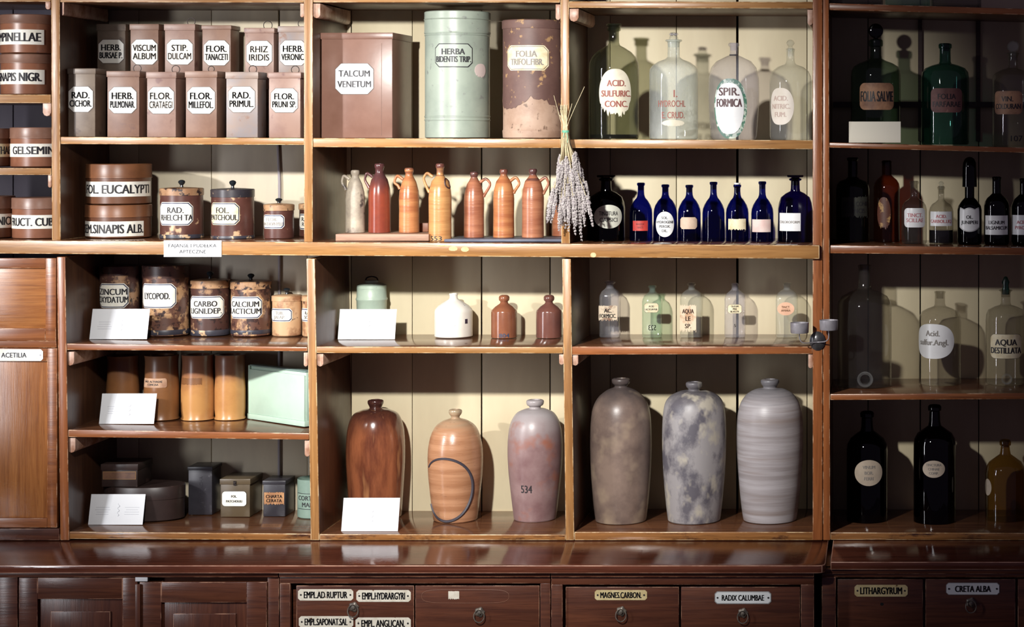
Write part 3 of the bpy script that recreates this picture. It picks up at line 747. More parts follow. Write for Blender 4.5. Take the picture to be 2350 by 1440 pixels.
def seam(root, wd, dp, h, s):
    mb = MB(); mb.tube([(wd * .34, -dp / 2 + .0012, .01), (wd * .345, -dp / 2 + .0012, h * .9)], .0012, 0, 5); mb.build('seam', T1b, root)
T1b = mat('tin_big_brown', (132, 98, 84), (118, 84, 70), 4, rough=.33, bump=.25, spots=(108, 74, 64), spotscale=9, spotthr=(.66, .76))
tin('storage_tin', 'large square brown tin lettered TALCUM VENETUM', 'tin', None, (739, 906, 75), '2a', T1b,
    oct_((772, 145, 862, 217), 'TALCUM', 'VENETUM', c=PAPER, tc=mat('grey_ink', (92, 90, 92)), th=.2, pitch=.34), .10, .27, 15, None, rz=-.05, extra=seam)

# ---------------------------------------------------------------- round tins and canisters
R1 = mat('round_tin_brown', (142, 94, 70), (126, 80, 58), 8, rough=.33, spots=(110, 76, 66), spotscale=18, spotthr=(.66, .74))
R2 = mat('round_tin_lid', (140, 104, 86), (122, 88, 72), 8, rough=.36)
R3 = mat('dark_round_tin', (108, 70, 48), (94, 58, 40), 8, rough=.34, spots=(84, 52, 40), spotscale=18, spotthr=(.64, .74))
R3l = mat('dark_round_tin_lid', (130, 84, 54), (112, 72, 48), 8, rough=.36)
def strip_(box, s, **k):
    d = dict(box=box, lines=[s], shape='rect', th=.58, fit=.88, c=IVORY); d.update(k); return d
def round_tin(label, cx, sh, hw, top, lidb, base, lb, m, ml, Y, zb=None, group=None, rim=2):
    return vessel('round_tin', label, 'tin', group, cx, sh, [(hw, base), (hw, lidb)], m, Y=Y, labels=[lb],
        parts=[('lid', [(hw + rim, lidb), (hw + rim, lidb - 2), (hw + rim - .5, lidb - 3), (hw + rim - .5, top + 1.5), (hw + rim - 2, top)], ml)], zb=zb, hole=False)
def top_of(py, Y): return Z(py, Y)
GB = 'round brown tins on the narrow shelves at the left edge'
Y0_ = .17
zt_ = top_of(125, Y0_)
round_tin('round brown tin lettered PIMPINELLAE, upper of two stacked at the top left', 69, '0a', 63, 36, 57, 125, strip_((5, 71, 98, 105), 'PIMPINELLAE', wrap=.12), R1, R2, Y0_, zt_ + .0005, GB)
round_tin('round brown tin lettered SINAPIS NIGR., lower of two stacked at the top left', 69, '0a', 62, 126, 147, 216, strip_((8, 162, 99, 195), 'SINAPIS NIGR.', wrap=.12), R1, R2, Y0_, None, GB)
round_tin('round brown tin lettered GELSEMINI, partly behind the first post', 87, '0b', 58, 293, 318, 383, strip_((29, 330, 140, 360), 'GELSEMINI'), R1, R2, .15, None, GB)
round_tin('round tin with a cream strip ending in A, cut by the left edge', -33, '0b', 57, 295, 318, 383, strip_((-80, 330, 23.4, 360), 'RADIX ALTHAEA', c=AGED), R3, R2, .15, None, GB)
round_tin('round brown tin lettered FRUCT. CUBEBAE, on the thick shelf by the first post', 92, 'w', 59, 453, 478, 547, strip_((33, 492, 150, 523), 'FRUCT. CUBEBAE'), R1, R2, .15, None, GB)
round_tin('round tin with a white strip ending in I, at the bottom of the left edge', -28, 'w', 57, 450, 478, 547, strip_((-80, 490, 23, 522), 'FLOR. ARNICI'), R3, R2, .15, None, GB)
Ye = .22
round_tin('dark brown round tin lettered FOL. EUCALYPTI, upper of two stacked', 273, 'w', 70, 376, 408, 468, strip_((203.5, 416, 340, 450), 'FOL. EUCALYPTI'), R3, R3l, Ye, top_of(468, Ye) + .0005, None, 2)
round_tin('dark brown round tin lettered SEM. SINAPIS ALB., lower of two stacked', 272, 'w', 71, 469, 497, 552, strip_((201.6, 506, 325, 540), 'SEM.SINAPIS ALB.', fit=.97), R3, R3l, Ye, None, None, 2)

GC = mat('grey_green_tin', (156, 166, 152), (142, 152, 140), 6, rough=.36, spots=(128, 132, 126), spotscale=26, spotthr=(.62, .70))
CO = mat('green_tin_plate', (160, 170, 157), rough=.4)
def band(py, hw, d=1.2): return [(hw, py + 2), (hw + d, py + 1), (hw + d, py - 1), (hw, py - 2)]
vessel('canister', 'tall pale grey-green canister lettered HERBA BIDENTIS TRIP.', 'canister', None, 1050, '2a',
    [(73, 316), (73, 279)] + band(276, 73) + band(268, 73) + [(73, 262), (73, 88)] + band(82, 73) + [(73, 78)], GC, Y=.20,
    labels=[dict(box=(1001, 103, 1083, 157), shape='oct', lines=['HERBA', 'BIDENTIS TRIP.'], c=CO, bc=INK, bw=.0035, fit=.9), dict(box=(1088, 148, 1112, 180), shape='tornoval', c=mat('pink_scuff', (206, 188, 182), rough=.6), lines=[], seed=4, name='scuff')],
    parts=[('lid', [(74, 79), (75, 77), (74.5, 73), (74.5, 48), (76, 46.5), (74.5, 45), (74.5, 30), (72, 28)], GC)], hole=False)
BC = mat('torn_brown_paper', (96, 70, 64), (112, 84, 76), 7, rough=.55, spots=(168, 132, 92), spotscale=26, spotthr=(.60, .66), top=None)
BCL = mat('bare_rusty_base', (176, 148, 128), (150, 120, 100), 8, rough=.55, spots=(112, 88, 72), spotscale=30, spotthr=(.60, .68))
r, Yv, z0, s = vessel('canister', 'brown canister with torn paper cover lettered FOLIA TRIFOL. FIBR.', 'canister', None, 1224, '2a',
    [(69, 317), (70, 300), (68.5, 298), (68.5, 240), (68.5, 62)], BCL, Y=.18,
    labels=[dict(box=(1167, 107, 1258, 164), shape='oct', lines=['FOLIA', 'TRIFOL.FIBR.'], c=AGED, tc=FADED, bc=RIM, bw=.002, bo=.004, fit=.74)],
    parts=[('lid', [(70.5, 68), (71, 66), (71, 50), (69, 48)], BC)], hole=False)
mb = MB(); rr = 68.5 / s; n = 72; rnd = random.Random(3); vs = []; fs = []          # the paper cover, torn along its lower edge
for i in range(n + 1):
    a = 2 * PI * i / n
    t = 238 + 14 * math.sin(3.1 * a + 2) + rnd.uniform(-6, 6) + (14 if .45 < i / n < .5 else 0)
    for k in range(9): 
        zz = (Z(t, Yv) - z0) + ((Z(66, Yv) - z0) - (Z(t, Yv) - z0)) * k / 8
        e = .0009 + (.0012 if k == 0 else 0); vs.append(((rr + e) * math.cos(a), (rr + e) * math.sin(a), zz))
for i in range(n):
    for k in range(8): fs.append((i * 9 + k, (i + 1) * 9 + k, (i + 1) * 9 + k + 1, i * 9 + k + 1))
mb.add(vs, fs); mb.build('paper_cover', BC, r)

# ---------------------------------------------------------------- tin jars with knobs (bay 1)
J1 = mat('jar_dark_maroon', (76, 46, 40), (96, 60, 52), 7, rough=.34, spots=(198, 164, 128), spotscale=14, spotthr=(.60, .66))
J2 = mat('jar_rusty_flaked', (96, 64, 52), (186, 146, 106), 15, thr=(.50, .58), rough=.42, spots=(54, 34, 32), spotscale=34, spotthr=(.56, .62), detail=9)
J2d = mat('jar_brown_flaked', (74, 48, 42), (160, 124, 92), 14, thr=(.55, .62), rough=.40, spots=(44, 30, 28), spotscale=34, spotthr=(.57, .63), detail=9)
J3 = mat('jar_tan_flaked', (196, 158, 120), (150, 108, 78), 14, thr=(.48, .60), detail=9, rough=.45, spots=(70, 48, 42), spotscale=24, spotthr=(.62, .68))
JL = mat('lid_flaked_tan', (178, 140, 104), (146, 108, 78), 18, rough=.42, spots=(52, 36, 34), spotscale=34, spotthr=(.56, .62))
JLk = mat('lid_black_flaked', (48, 46, 52), (66, 60, 62), 12, rough=.32, spots=(150, 130, 108), spotscale=34, spotthr=(.66, .70))
JB = mat('black_band_flaked', (52, 52, 62), (64, 62, 70), 12, rough=.4, spots=(190, 160, 124), spotscale=30, spotthr=(.57, .62))
KN = mat('black_knob', (30, 34, 38), rough=.25)
def knob(cx, top, bot, r=8):
    h = bot - top
    return ('knob', [(r * .5, bot), (r * .4, bot - h * .3), (r * .85, top + h * .45), (r, top + h * .28), (r * .8, top + h * .1), (r * .3, top)], KN)
def jl(box, *lines, **k):
    d = dict(box=box, lines=list(lines), shape='oct', bc=BLUEINK, bw=.0035, bo=.0025); d.update(k); return d
def jar(label, cx, sh, hw, base, lidb, lidt, lb, m, ml, kn=None, Y=None, pb=None, band_=None, flare=1.5, cat='jar'):
    parts = []
    if lidb: parts.append(('lid', [(hw + flare, lidb), (hw + flare, lidt + 1.5), (hw + flare - 1.5, lidt), (hw * .6, lidt - 1.5), (8, lidt - 2.5)], ml))
    if kn: parts.append(knob(cx, kn, lidt - 1.5))
    if band_: parts.append(('base_band', [(hw + .6, band_[1]), (hw + 1, band_[1] - 1), (hw + 1, band_[0] + 1), (hw + .6, band_[0])], JB))
    return vessel('lidded_jar', label, cat, 'old painted lidded jars on the left shelves', cx, sh, [(hw, base), (hw, lidb or lidt)], m, Y=Y, pb=pb, labels=[lb], parts=parts, hole=False)
jar('maroon lidded jar with tan lid, lettered RAD. RHELCH', 417, 'w', 47, 553, 448, 432, jl((371.5, 463, 441, 516), 'RAD.', 'RHELCH TA', dx=.05), J1, JL, 413, .22, None, (537, 552))
jar('maroon lidded jar with black lid, lettered FOL. PATCHOUL', 534, 'w', 47, 554, 452, 434, jl((488.5, 464, 549, 515), 'FOL.', 'PATCHOUL', c=AGED), J1, JLk, 414, .22, None, (540, 554))
jar('small maroon lidded jar, last whole one on the thick shelf', 640, 'w', 33, 556, 483, 469, jl((608, 492, 652, 524), 'FLOR.', 'ANTHOPHYLLI', tc=FADED), J1, JL, 455, .22)
jar('small lidded jar mostly hidden behind the post, on the thick shelf', 722, 'w', 34, 556, 481, 467, jl((689, 490, 730, 526), 'RAD.', 'RHEI'), J1, JL, 453, .40)
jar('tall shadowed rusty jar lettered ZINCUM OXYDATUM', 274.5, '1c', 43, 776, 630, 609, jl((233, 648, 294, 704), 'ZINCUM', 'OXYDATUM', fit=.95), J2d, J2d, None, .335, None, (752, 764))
jar('tall rusty flaked jar lettered LYCOPOD.', 381, '1c', 51, 775, 636, 608, jl((331.5, 648, 403, 704), 'LYCOPOD.', th=.26, fit=.66), J2, J2d, None, None, 775, (754, 765))
jar('flaked lidded jar lettered CARBO LIGNI DEP.', 482, '1c', 43, 773, 660, 642, jl((440.5, 677, 512, 728), 'CARBO', 'LIGNI.DEP.'), J2d, JL, 623, None, 773, (755, 768))
jar('flaked lidded jar lettered CALCIUM LACTICUM', 576, '1c', 44, 773, 662, 645, jl((533.5, 678, 600, 728), 'CALCIUM', 'LACTICUM', fit=.92), J2, JL, 628, None, 773, (755, 764))
jar('small pale tan flaked jar with a black knob, lettered TUB. JALAP.', 658.5, '1c', 33, 771, 690, 678, jl((626, 706, 670, 736), 'TUB.', 'JALAP.', tc=FADED), J3, J3, 661, None, 771)
jar('small pale flaked jar half hidden behind the post, next to the tan one', 729, '1c', 34, 771, 690, 678, jl((693, 706, 740, 736), 'RAD.', 'SCILL.'), J3, J3, 661, None, 771)

# ---------------------------------------------------------------- stoneware pots (bay 1, fourth shelf)
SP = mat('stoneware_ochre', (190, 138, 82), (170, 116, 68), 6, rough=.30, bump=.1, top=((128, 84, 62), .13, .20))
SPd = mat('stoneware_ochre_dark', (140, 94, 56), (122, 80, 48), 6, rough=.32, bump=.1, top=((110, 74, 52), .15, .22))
def pot(label, cx, hw, base, top, m, labels=(), n=33):
    vessel('stoneware_pot', label, 'pot', 'tall stoneware pots on the fourth shelf', cx, '1d',
        [(hw - 1, base), (hw, base - 4), (hw, base - 9), (hw - 2, base - 12), (hw, base - 30), (hw, base - 75), (hw - 2, base - 105), (n, base - 128), (n, base - 140), (hw - 2, top + 4), (hw - 1, top)], m, pb=base, labels=labels)
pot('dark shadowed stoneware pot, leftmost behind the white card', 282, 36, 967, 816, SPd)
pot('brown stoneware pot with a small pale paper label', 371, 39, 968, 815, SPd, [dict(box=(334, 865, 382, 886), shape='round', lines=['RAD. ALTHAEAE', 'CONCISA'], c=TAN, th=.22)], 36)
pot('ochre stoneware pot with scraped label traces, third in its row', 454, 37, 968, 814, SP, [dict(box=(420, 864, 462, 880), shape='torn', lines=['TRACES'][:0], c=SPd)], 34)
pot('ochre stoneware pot with a flared rim, beside the pale green box', 528, 34.5, 967, 814, SP, (), 33)

# ---------------------------------------------------------------- pale green slanted box
MG = mat('pale_green_paint', (184, 208, 190), (174, 198, 180), 5, rough=.42)
yA, yB = solve_y('1d', 562, 962), solve_y('1d', 704, 984); A_x = X(562, yA)
zg = shelf_z('1d', A_x) + .0012
A = Vector((X(567, yA), yA, 0)); B = Vector((X(698, yB), yB, 0)); dirv = (B - A); Lg = dirv.length; ang = math.atan2(dirv.y, dirv.x)
gb = thing('wooden_box', 'pale green painted wooden box with a plinth, standing askew beside the post', 'box', (A.x, A.y, zg), None, ang)
hg_ = .218; dg = .045
m1 = MB(); m1.box(0.006, Lg - .004, 0.012, dg, .022, hg_); m1.box(-.001, Lg, .001, dg + .004, 0, .022); m1.build('body', MG, gb, bevel=.002)
m1 = MB(); m1.box(0.012, Lg - .006, .004, .0125, .022, hg_ - .012); m1.build('sliding_panel', MG, gb, bevel=.002)
m1 = MB(); m1.box(.002, .013, 0.002, .013, .022, hg_ + .004); m1.build('corner_strip', MG, gb, bevel=.0015)
m1 = MB(); m1.box(0.004, Lg - .002, 0.008, dg + .002, hg_ + .0002, hg_ + .006); m1.build('top', mat('darker_green_paint', (120, 140, 134), (104, 122, 118), 6, rough=.4), gb, bevel=.0015)

# ---------------------------------------------------------------- bottom shelf of bay 1: boxes and small tins
BX = mat('black_brown_bentwood', (48, 36, 33), (60, 45, 41), 6, rough=.38, spots=(92, 70, 64), spotscale=18, spotthr=(.68, .74))
vessel('bentwood_box', 'large dark oval bentwood box behind the white card, carrying a small box', 'box', None, 332, '1e',
    [(90, 1195), (90, 1140)], BX, Y=.29, sy=.62, parts=[('lid', [(92, 1140), (92, 1113), (90, 1111)], BX)], hole=False)
Ybx = .21
zbx = Z(1111, .29) + .001
tin('small_box', 'small dark brown box lying on the oval bentwood box', 'box', None, (232, 316, 1066), '1e', BX,
    dict(box=(236, 1083, 312, 1101), shape='rect', lines=[], c=mat('brown_gilt_label', (116, 82, 60), (88, 62, 50), 20), bc=mat('gilt_line', (150, 112, 70)), bw=.002), .21, .16, 14, None, zb=zbx)
TK = mat('black_japanned_tin', (44, 42, 48), (54, 52, 58), 8, rough=.36, spots=(76, 74, 80), spotscale=22, spotthr=(.66, .74))
TO = mat('olive_brown_tin', (92, 78, 58), (76, 64, 48), 8, rough=.36)
def latch(root, wd, dp, h, s):
    mb = MB(); mb.box(-.006, .006, -dp / 2 - .004, -dp / 2 - .0016, h - .026, h - .008); mb.tube([(-.004, -dp / 2 - .005, h - .016), (.004, -dp / 2 - .005, h - .016)], .003, 0, 8)
    mb.build('latch', INKM, root)
GT = 'small dark tins on the bottom shelf'
def vtext(root, wd, dp, h, s):
    mb = MB(); f = lambda u, v, off: (.004 - v, -dp / 2 + .001 - off, h * .46 + u); lettering(mb, f, h * .36, .014, ['GUTTAPERCHA'], 0, .0006, .5, None, .95)
    mb.build('inscription', mat('dark_grey_paint', (40, 38, 46)), root)
tin('small_tin', 'tall black japanned tin beside the oval bentwood box', 'tin', GT, (431, 487, 1072), '1e', TK, None, depth=.115, lid=8, py_base=1183, extra=vtext)
tin('small_tin', 'olive brown tin with a latch and cream label, in the middle of the bottom shelf', 'tin', GT, (505, 574, 1100), '1e', TO,
    dict(box=(509, 1128, 566, 1163), shape='round', lines=['FOL.', 'PATCHOULI'], c=IVORY, bc=INK, bw=.0012, th=.15, fit=.7), depth=.16, lid=13, py_base=1188, extra=latch)
tin('small_tin', 'black tin with a torn tan paper label', 'tin', GT, (603, 655, 1104), '1e', TK,
    dict(box=(606, 1130, 652, 1160), shape='torn', lines=['CHARTA', 'CERATA'], c=mat('orange_tan_paper', (186, 138, 94), (160, 112, 74), 24), tc=INK, fit=.9), depth=.13, lid=9, py_base=1187)
GN = mat('dull_green_tin', (136, 158, 144), (120, 142, 130), 7, rough=.4)
vessel('round_tin', 'dull green round tin lettered CORT. CITRI MALAG, cut by the post', 'tin', None, 722, '1e', [(38, 1193), (38, 1097)], GN, pb=1193,
    labels=[dict(box=(686, 1127, 752, 1163), shape='rect', lines=['CORT.CITRI', 'MALAG.'], c=GN, bc=INK, bw=.002, th=.28, pitch=.42, wt=.03, fit=.95)], hole=False)

# ---------------------------------------------------------------- stoneware bottles with ear handles (bay 2, second shelf)
ribs = dict(bump=.25)
o1 = mat('clay_orange', (188, 128, 82), (162, 98, 62), 6, (.6, .6, 7), rough=.28, bump=.3, top=((112, 68, 56), .235, .27))
o2 = mat('clay_yellow_orange', (200, 148, 94), (178, 122, 74), 6, (.6, .6, 7), rough=.28, bump=.3, top=((104, 64, 56), .265, .29))
o3 = mat('clay_pinkish', (172, 114, 84), (146, 88, 64), 6, (.6, .6, 7), rough=.28, bump=.3, top=((84, 54, 52), .228, .255))
o4 = mat('clay_dark_red', (142, 66, 46), (120, 56, 44), 7, rough=.22, bump=.12, top=((84, 52, 52), .15, .22))
o5 = mat('clay_grey_mottled', (190, 178, 158), (150, 138, 124), 11, rough=.5, bump=.2, spots=(84, 76, 72), spotscale=20, spotthr=(.58, .68))
plank = thing('plank', 'flat grey-brown wooden block under three stoneware bottles', 'plank', (X(874, .2), .2, shelf_z('w', X(874, .2)) + .0016))
mb = MB(); xa, xb = X(770, .05) - plank.location.x, X(984, .05) - plank.location.x; mb.box(xa, xb, -.15, .14, 0.0005, .0275)
mb.build('board', mat('pale_worn_plank', (168, 132, 108), (146, 110, 90), 6, (.6, 4, 4), rough=.55), plank, bevel=.002)
zp = plank.location.z + .028
blk = MB(); blk.box(-.018, .018, -.02, .02, 0, .036); bo = blk.build('wooden_block', mat('brown_block_wood', (150, 98, 72), (132, 84, 60), 8), None, bevel=.002)
bo.location = (X(975, .25), .25, zp); tag(bo, 'small brown wooden block beside the tallest stoneware bottle', 'block')
book = MB(); book.box(-.235, .235, -.14, .14, 0, .010); bb = book.build('thin_board', mat('dark_blue_board', (88, 92, 108), (70, 74, 92), 9, rough=.5), None, bevel=.001)
bb.location = (X(1170, .18), .18, shelf_z('w', X(1170, .18)) + .0022); tag(bb, 'thin dark blue board lying under the right stoneware bottles', 'board')
zk = bb.location.z + .0105
GS = 'stoneware bottles with ear handles'
def stone_bottle(label, cx, hw, base, top, nk, m, zb, hd, side, neck_h=30, Y=.17, marks=(), labels=(), sh_=34):
    t = top
    prof = [(hw - 1, base), (hw, base - 5), (hw - .5, base - 60), (hw, t + neck_h + sh_ + 14), (hw - 1.5, t + neck_h + sh_ - 4), (hw - 7, t + neck_h + 10), (nk + 3, t + neck_h + 1), (nk, t + neck_h - 5), (nk, t + 11), (nk + 1.5, t + 9), (nk + 2, t + 3), (nk + .5, t)]
    e = -1 if side == 'l' else 1
    hp = hd and [(cx + e * (hw - 9), hd[0] + 8), (cx + e * (hw + 3), hd[0]), (cx + e * hd[2], hd[0] + 7), (cx + e * (hd[2] + 1), hd[0] + 16), (cx + e * (hw + 3), hd[1] - 8), (cx + e * (hw - 1.5), hd[1])]
    return vessel('stoneware_bottle', label, 'bottle', GS, cx, 'w', prof, m, Y=Y, zb=zb, parts=[('handle', hp, m, 3.1)] if hd else (), marks=marks, labels=labels)
stone_bottle('mottled grey stoneware bottle, leftmost on the wooden block', 815, 22, 541, 391, 8, o5, zp, (404, 436, 29), 'l', 20)
stone_bottle('dark red and purple stoneware bottle, second on the wooden block', 871, 25, 541, 376, 9.5, o4, zp, (398, 432, 32), 'l', 26)
stone_bottle('orange stoneware bottle, third on the wooden block', 939, 23, 541, 386, 8.5, o1, zp, (404, 434, 32), 'l', 22)
stone_bottle('tallest yellow-orange stoneware bottle, stamped and inked 553', 1010, 26, 559, 376, 8, o2, None, (398, 442, 36), 'l', 30, .10,
    [dict(box=(988, 540, 1016, 553), lines=['553'], c=INK, th=.8, name='number'), dict(box=(1020.5, 410, 1034, 432), ring=1.4, c=mat('stamp_ring', (70, 44, 40)), name='stamp')])
stone_bottle('pinkish stoneware bottle with right handle, first on the blue board', 1088, 23, 552, 395, 7.5, o3, zk, (411, 452, 35), 'r', 18)
stone_bottle('brown-footed stoneware bottle, second on the blue board', 1156, 24, 553, 389, 7.5, o1, zk, (408, 444, 34), 'r', 18)
stone_bottle('plump orange stoneware bottle, third on the blue board', 1223, 25, 553, 388, 7.5, o3, zk, (408, 446, 34), 'r', 18)
stone_bottle('stoneware bottle almost hidden behind the lavender and the post', 1290, 23, 552, 390, 7.5, o3, zk, None, 'r', 18, .30)

# ---------------------------------------------------------------- bay 2, third shelf
GP = mat('pale_green_enamel', (190, 208, 188), (174, 192, 176), 7, rough=.35, spots=(100, 110, 100), spotscale=24, spotthr=(.66, .72))
vessel('lidded_pot', 'pale green enamel pot behind the white card', 'pot', None, 853, '2c', [(31, 766), (33, 720), (34, 690), (35.5, 688), (35.5, 685), (34, 683), (33, 662)], GP, pb=766,
    parts=[('lid', [(33.5, 662), (33, 655), (26, 651), (15, 649), (15, 644), (12, 643)], GP),
           ('handle', [(839, 645), (842, 638), (853, 635), (864, 638), (867, 645)], INKM, 1.6)], hole=False)
CW = mat('cream_white_glaze', (236, 230, 218), (226, 218, 206), 6, rough=.28, spots=(96, 88, 104), spotscale=26, spotthr=(.73, .75))
vessel('stoneware_jug', 'squat cream white stoneware jug with a short neck', 'jug', None, 1041, '2c', [(41, 778), (43, 771), (43, 716), (42, 711), (35, 702), (20, 692), (11, 687), (9, 684), (9, 678), (10, 676), (9.5, 674)], CW, pb=778, labels=[dict(box=(1066, 730, 1071.5, 741), shape='torn', c=mat('glaze_chip', (54, 44, 62)), lines=[], name='glaze_chip')])
BG1 = mat('brown_salt_glaze', (140, 88, 62), (122, 74, 54), 7, rough=.2, coat=.3)
BG2 = mat('dark_brown_salt_glaze', (110, 70, 60), (94, 60, 54), 7, rough=.18, coat=.3)
def bead(cx, hw, m, label, marks=()):
    vessel('stoneware_jar', label, 'jar', 'small brown beaded stoneware jars', cx, '2c', [(hw - 1, 778), (hw, 774), (hw, 716), (hw - 1, 712), (hw - 9, 704), (10, 697), (8.5, 694), (9, 692), (12, 689), (12.5, 684), (11, 680), (8, 678)], m, pb=778, marks=marks)
bead(1157, 29.5, BG1, 'small brown glazed jar with a blue ink mark near its foot', [dict(box=(1146, 763, 1168, 773), lines=['804'], c=mat('blue_ink', (44, 66, 96)), th=.9, name='number')])
bead(1260, 29.5, BG2, 'small dark brown glazed jar beside the post')

# ---------------------------------------------------------------- large stoneware jars
def big(label, cx, sh, prof, m, pb, marks=()):
    return vessel('stoneware_jar', label, 'jar', 'large tall stoneware jars on the bottom shelf', cx, sh, prof, m, pb=pb, smooth=True, marks=marks, n=64)
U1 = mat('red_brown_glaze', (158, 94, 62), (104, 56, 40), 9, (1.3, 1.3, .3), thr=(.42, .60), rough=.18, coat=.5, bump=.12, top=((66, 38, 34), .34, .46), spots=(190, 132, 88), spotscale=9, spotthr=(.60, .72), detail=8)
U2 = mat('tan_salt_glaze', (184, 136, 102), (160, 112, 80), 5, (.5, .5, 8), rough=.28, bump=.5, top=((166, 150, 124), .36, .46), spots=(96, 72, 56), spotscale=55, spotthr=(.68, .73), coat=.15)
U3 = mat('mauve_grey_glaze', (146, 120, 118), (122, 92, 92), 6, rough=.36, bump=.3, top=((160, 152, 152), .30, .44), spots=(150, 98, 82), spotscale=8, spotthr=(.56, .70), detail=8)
def lipped(lip, t, neck, body, base):
    return [(base[0], base[1])] + body + [(neck, t + 20), (neck - .5, t + 15), (lip - 2, t + 12), (lip, t + 7), (lip - .5, t + 2), (lip - 4, t)]
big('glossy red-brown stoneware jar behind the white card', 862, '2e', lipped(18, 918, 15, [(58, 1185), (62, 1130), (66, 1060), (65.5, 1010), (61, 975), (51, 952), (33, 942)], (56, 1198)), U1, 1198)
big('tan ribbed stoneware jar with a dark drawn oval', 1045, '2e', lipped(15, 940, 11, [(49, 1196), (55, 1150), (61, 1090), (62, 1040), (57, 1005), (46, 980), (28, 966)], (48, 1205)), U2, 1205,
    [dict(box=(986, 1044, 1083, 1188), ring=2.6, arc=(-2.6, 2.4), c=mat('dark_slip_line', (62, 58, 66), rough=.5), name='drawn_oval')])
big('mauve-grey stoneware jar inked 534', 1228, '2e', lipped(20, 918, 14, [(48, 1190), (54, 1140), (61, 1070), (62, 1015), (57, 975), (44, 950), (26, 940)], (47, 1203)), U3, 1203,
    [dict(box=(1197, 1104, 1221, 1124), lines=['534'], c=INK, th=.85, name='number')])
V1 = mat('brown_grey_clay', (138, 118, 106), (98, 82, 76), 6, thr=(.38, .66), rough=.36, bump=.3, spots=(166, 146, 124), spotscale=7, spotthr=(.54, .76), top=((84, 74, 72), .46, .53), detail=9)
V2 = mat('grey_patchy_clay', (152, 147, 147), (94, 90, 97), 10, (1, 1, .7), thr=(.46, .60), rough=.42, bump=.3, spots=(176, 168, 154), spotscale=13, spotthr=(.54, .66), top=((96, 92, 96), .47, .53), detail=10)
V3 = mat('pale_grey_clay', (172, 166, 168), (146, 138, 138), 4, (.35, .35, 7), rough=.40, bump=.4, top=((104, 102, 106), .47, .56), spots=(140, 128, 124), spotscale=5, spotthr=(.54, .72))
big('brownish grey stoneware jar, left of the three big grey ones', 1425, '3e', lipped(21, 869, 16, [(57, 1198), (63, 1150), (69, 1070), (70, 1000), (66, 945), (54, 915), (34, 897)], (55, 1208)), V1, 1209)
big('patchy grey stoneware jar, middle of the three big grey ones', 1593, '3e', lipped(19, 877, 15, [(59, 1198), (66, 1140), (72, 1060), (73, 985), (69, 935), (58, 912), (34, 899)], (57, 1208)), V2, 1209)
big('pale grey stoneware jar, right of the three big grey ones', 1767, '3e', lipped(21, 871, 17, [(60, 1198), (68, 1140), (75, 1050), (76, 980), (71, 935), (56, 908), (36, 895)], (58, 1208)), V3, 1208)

# ---------------------------------------------------------------- glass bottles
CLEAR = glass('clear_glass', (.93, .94, .92), .07, (238, 240, 240))
CLEARP = glass('faintly_violet_glass', (.91, .90, .93), .09, (236, 236, 242))
MILKY = glass('hazy_glass', (.91, .93, .91), .24, (236, 240, 234))
SMOKE = glass('smoky_green_glass', (.60, .61, .53), .03, (120, 126, 104))
BLUE = glass('cobalt_glass', (.045, .06, .36), .012, (30, 36, 130))
NAVY = glass('navy_glass', (.012, .014, .06), 0)
VIOLET = glass('violet_blue_glass', (.05, .03, .24), 0)
GREEN1 = glass('grey_green_glass', (.40, .48, .42), .03, (90, 110, 96))
GREEN2 = glass('bottle_green_glass', (.18, .34, .32), .03, (50, 110, 90))
GREENV = glass('pale_green_glass', (.83, .93, .87), .05)
BLACKG = glass('black_glass', (.012, .012, .014), 0)
OLIVEG = glass('dark_olive_glass', (.16, .17, .13), .02, (60, 64, 50))
BROWNG = glass('dark_brown_glass', (.30, .11, .06), .03, (110, 60, 40))
AMBER = glass('amber_glass', (.50, .36, .17), .04, (140, 110, 60))
DIM = glass('dim_clear_glass', (.80, .79, .76), .035, (150, 146, 140))
LIQ = mat('dark_liquid', (16, 14, 20), rough=.08)
WLAB = mat('white_enamel_label', (240, 240, 240), (230, 230, 230), 10, rough=.3)
DULL = mat('dull_white_label', (226, 218, 196), (206, 198, 176), 14, rough=.5)
SALM = mat('salmon_label', (236, 190, 158), (220, 170, 140), 14, rough=.5)
PINKW = mat('pinkish_white_label', (232, 216, 206), (222, 190, 182), 9, rough=.5)
REDL = mat('red_paper_label', (196, 62, 52), (168, 50, 46), 20, rough=.5)
BEIG = mat('beige_paper_label', (206, 184, 162), (192, 166, 144), 16, rough=.5)
OLDBR = mat('old_brown_label', (176, 132, 100), (120, 84, 66), 14, thr=(.40, .66), rough=.6)
OLDPK = mat('old_pink_brown_label', (134, 92, 84), (100, 66, 62), 14, thr=(.40, .66), rough=.6, spots=(170, 130, 112), spotscale=26, spotthr=(.62, .68))
def lb(box, shape, c, tc, *lines, **k):
    d = dict(box=box, shape=shape, c=c, tc=tc, lines=list(lines)); d.update(k); return d
def bottle(label, cx, sh, prof, m, Y=.2, labels=(), parts=(), pb=None, cat='bottle', group=None, name='glass_bottle', marks=(), smooth=False):
    return vessel(name, label, cat, group, cx, sh, prof, m, Y=Y, pb=pb, labels=labels, parts=parts, hole='glass', marks=marks, smooth=smooth)
GA = 'tall clear and smoky bottles on the upper shelf'
bottle('smoky green bottle with torn oval label ACID. SULFURIC. CONC.', 1409, '3a', [(56, 320), (57, 312), (57, 160), (56, 145), (51, 132), (40, 120), (25, 110), (14, 104), (12, 98), (11.5, 78), (12, 72), (15, 71), (15.5, 66), (14, 64), (14, 62), (17.5, 59), (17, 55)],
    SMOKE, .16, [lb((1376, 160, 1447, 272), 'tornoval', DULL, REDINK, 'ACID.', 'SULFURIC.', 'CONC.', th=.125, pitch=.21, fit=.88, wt=.05, maxst=.8, dx=.03)], [('liquid', [(54, 318), (54.5, 309)], LIQ)], group=GA)
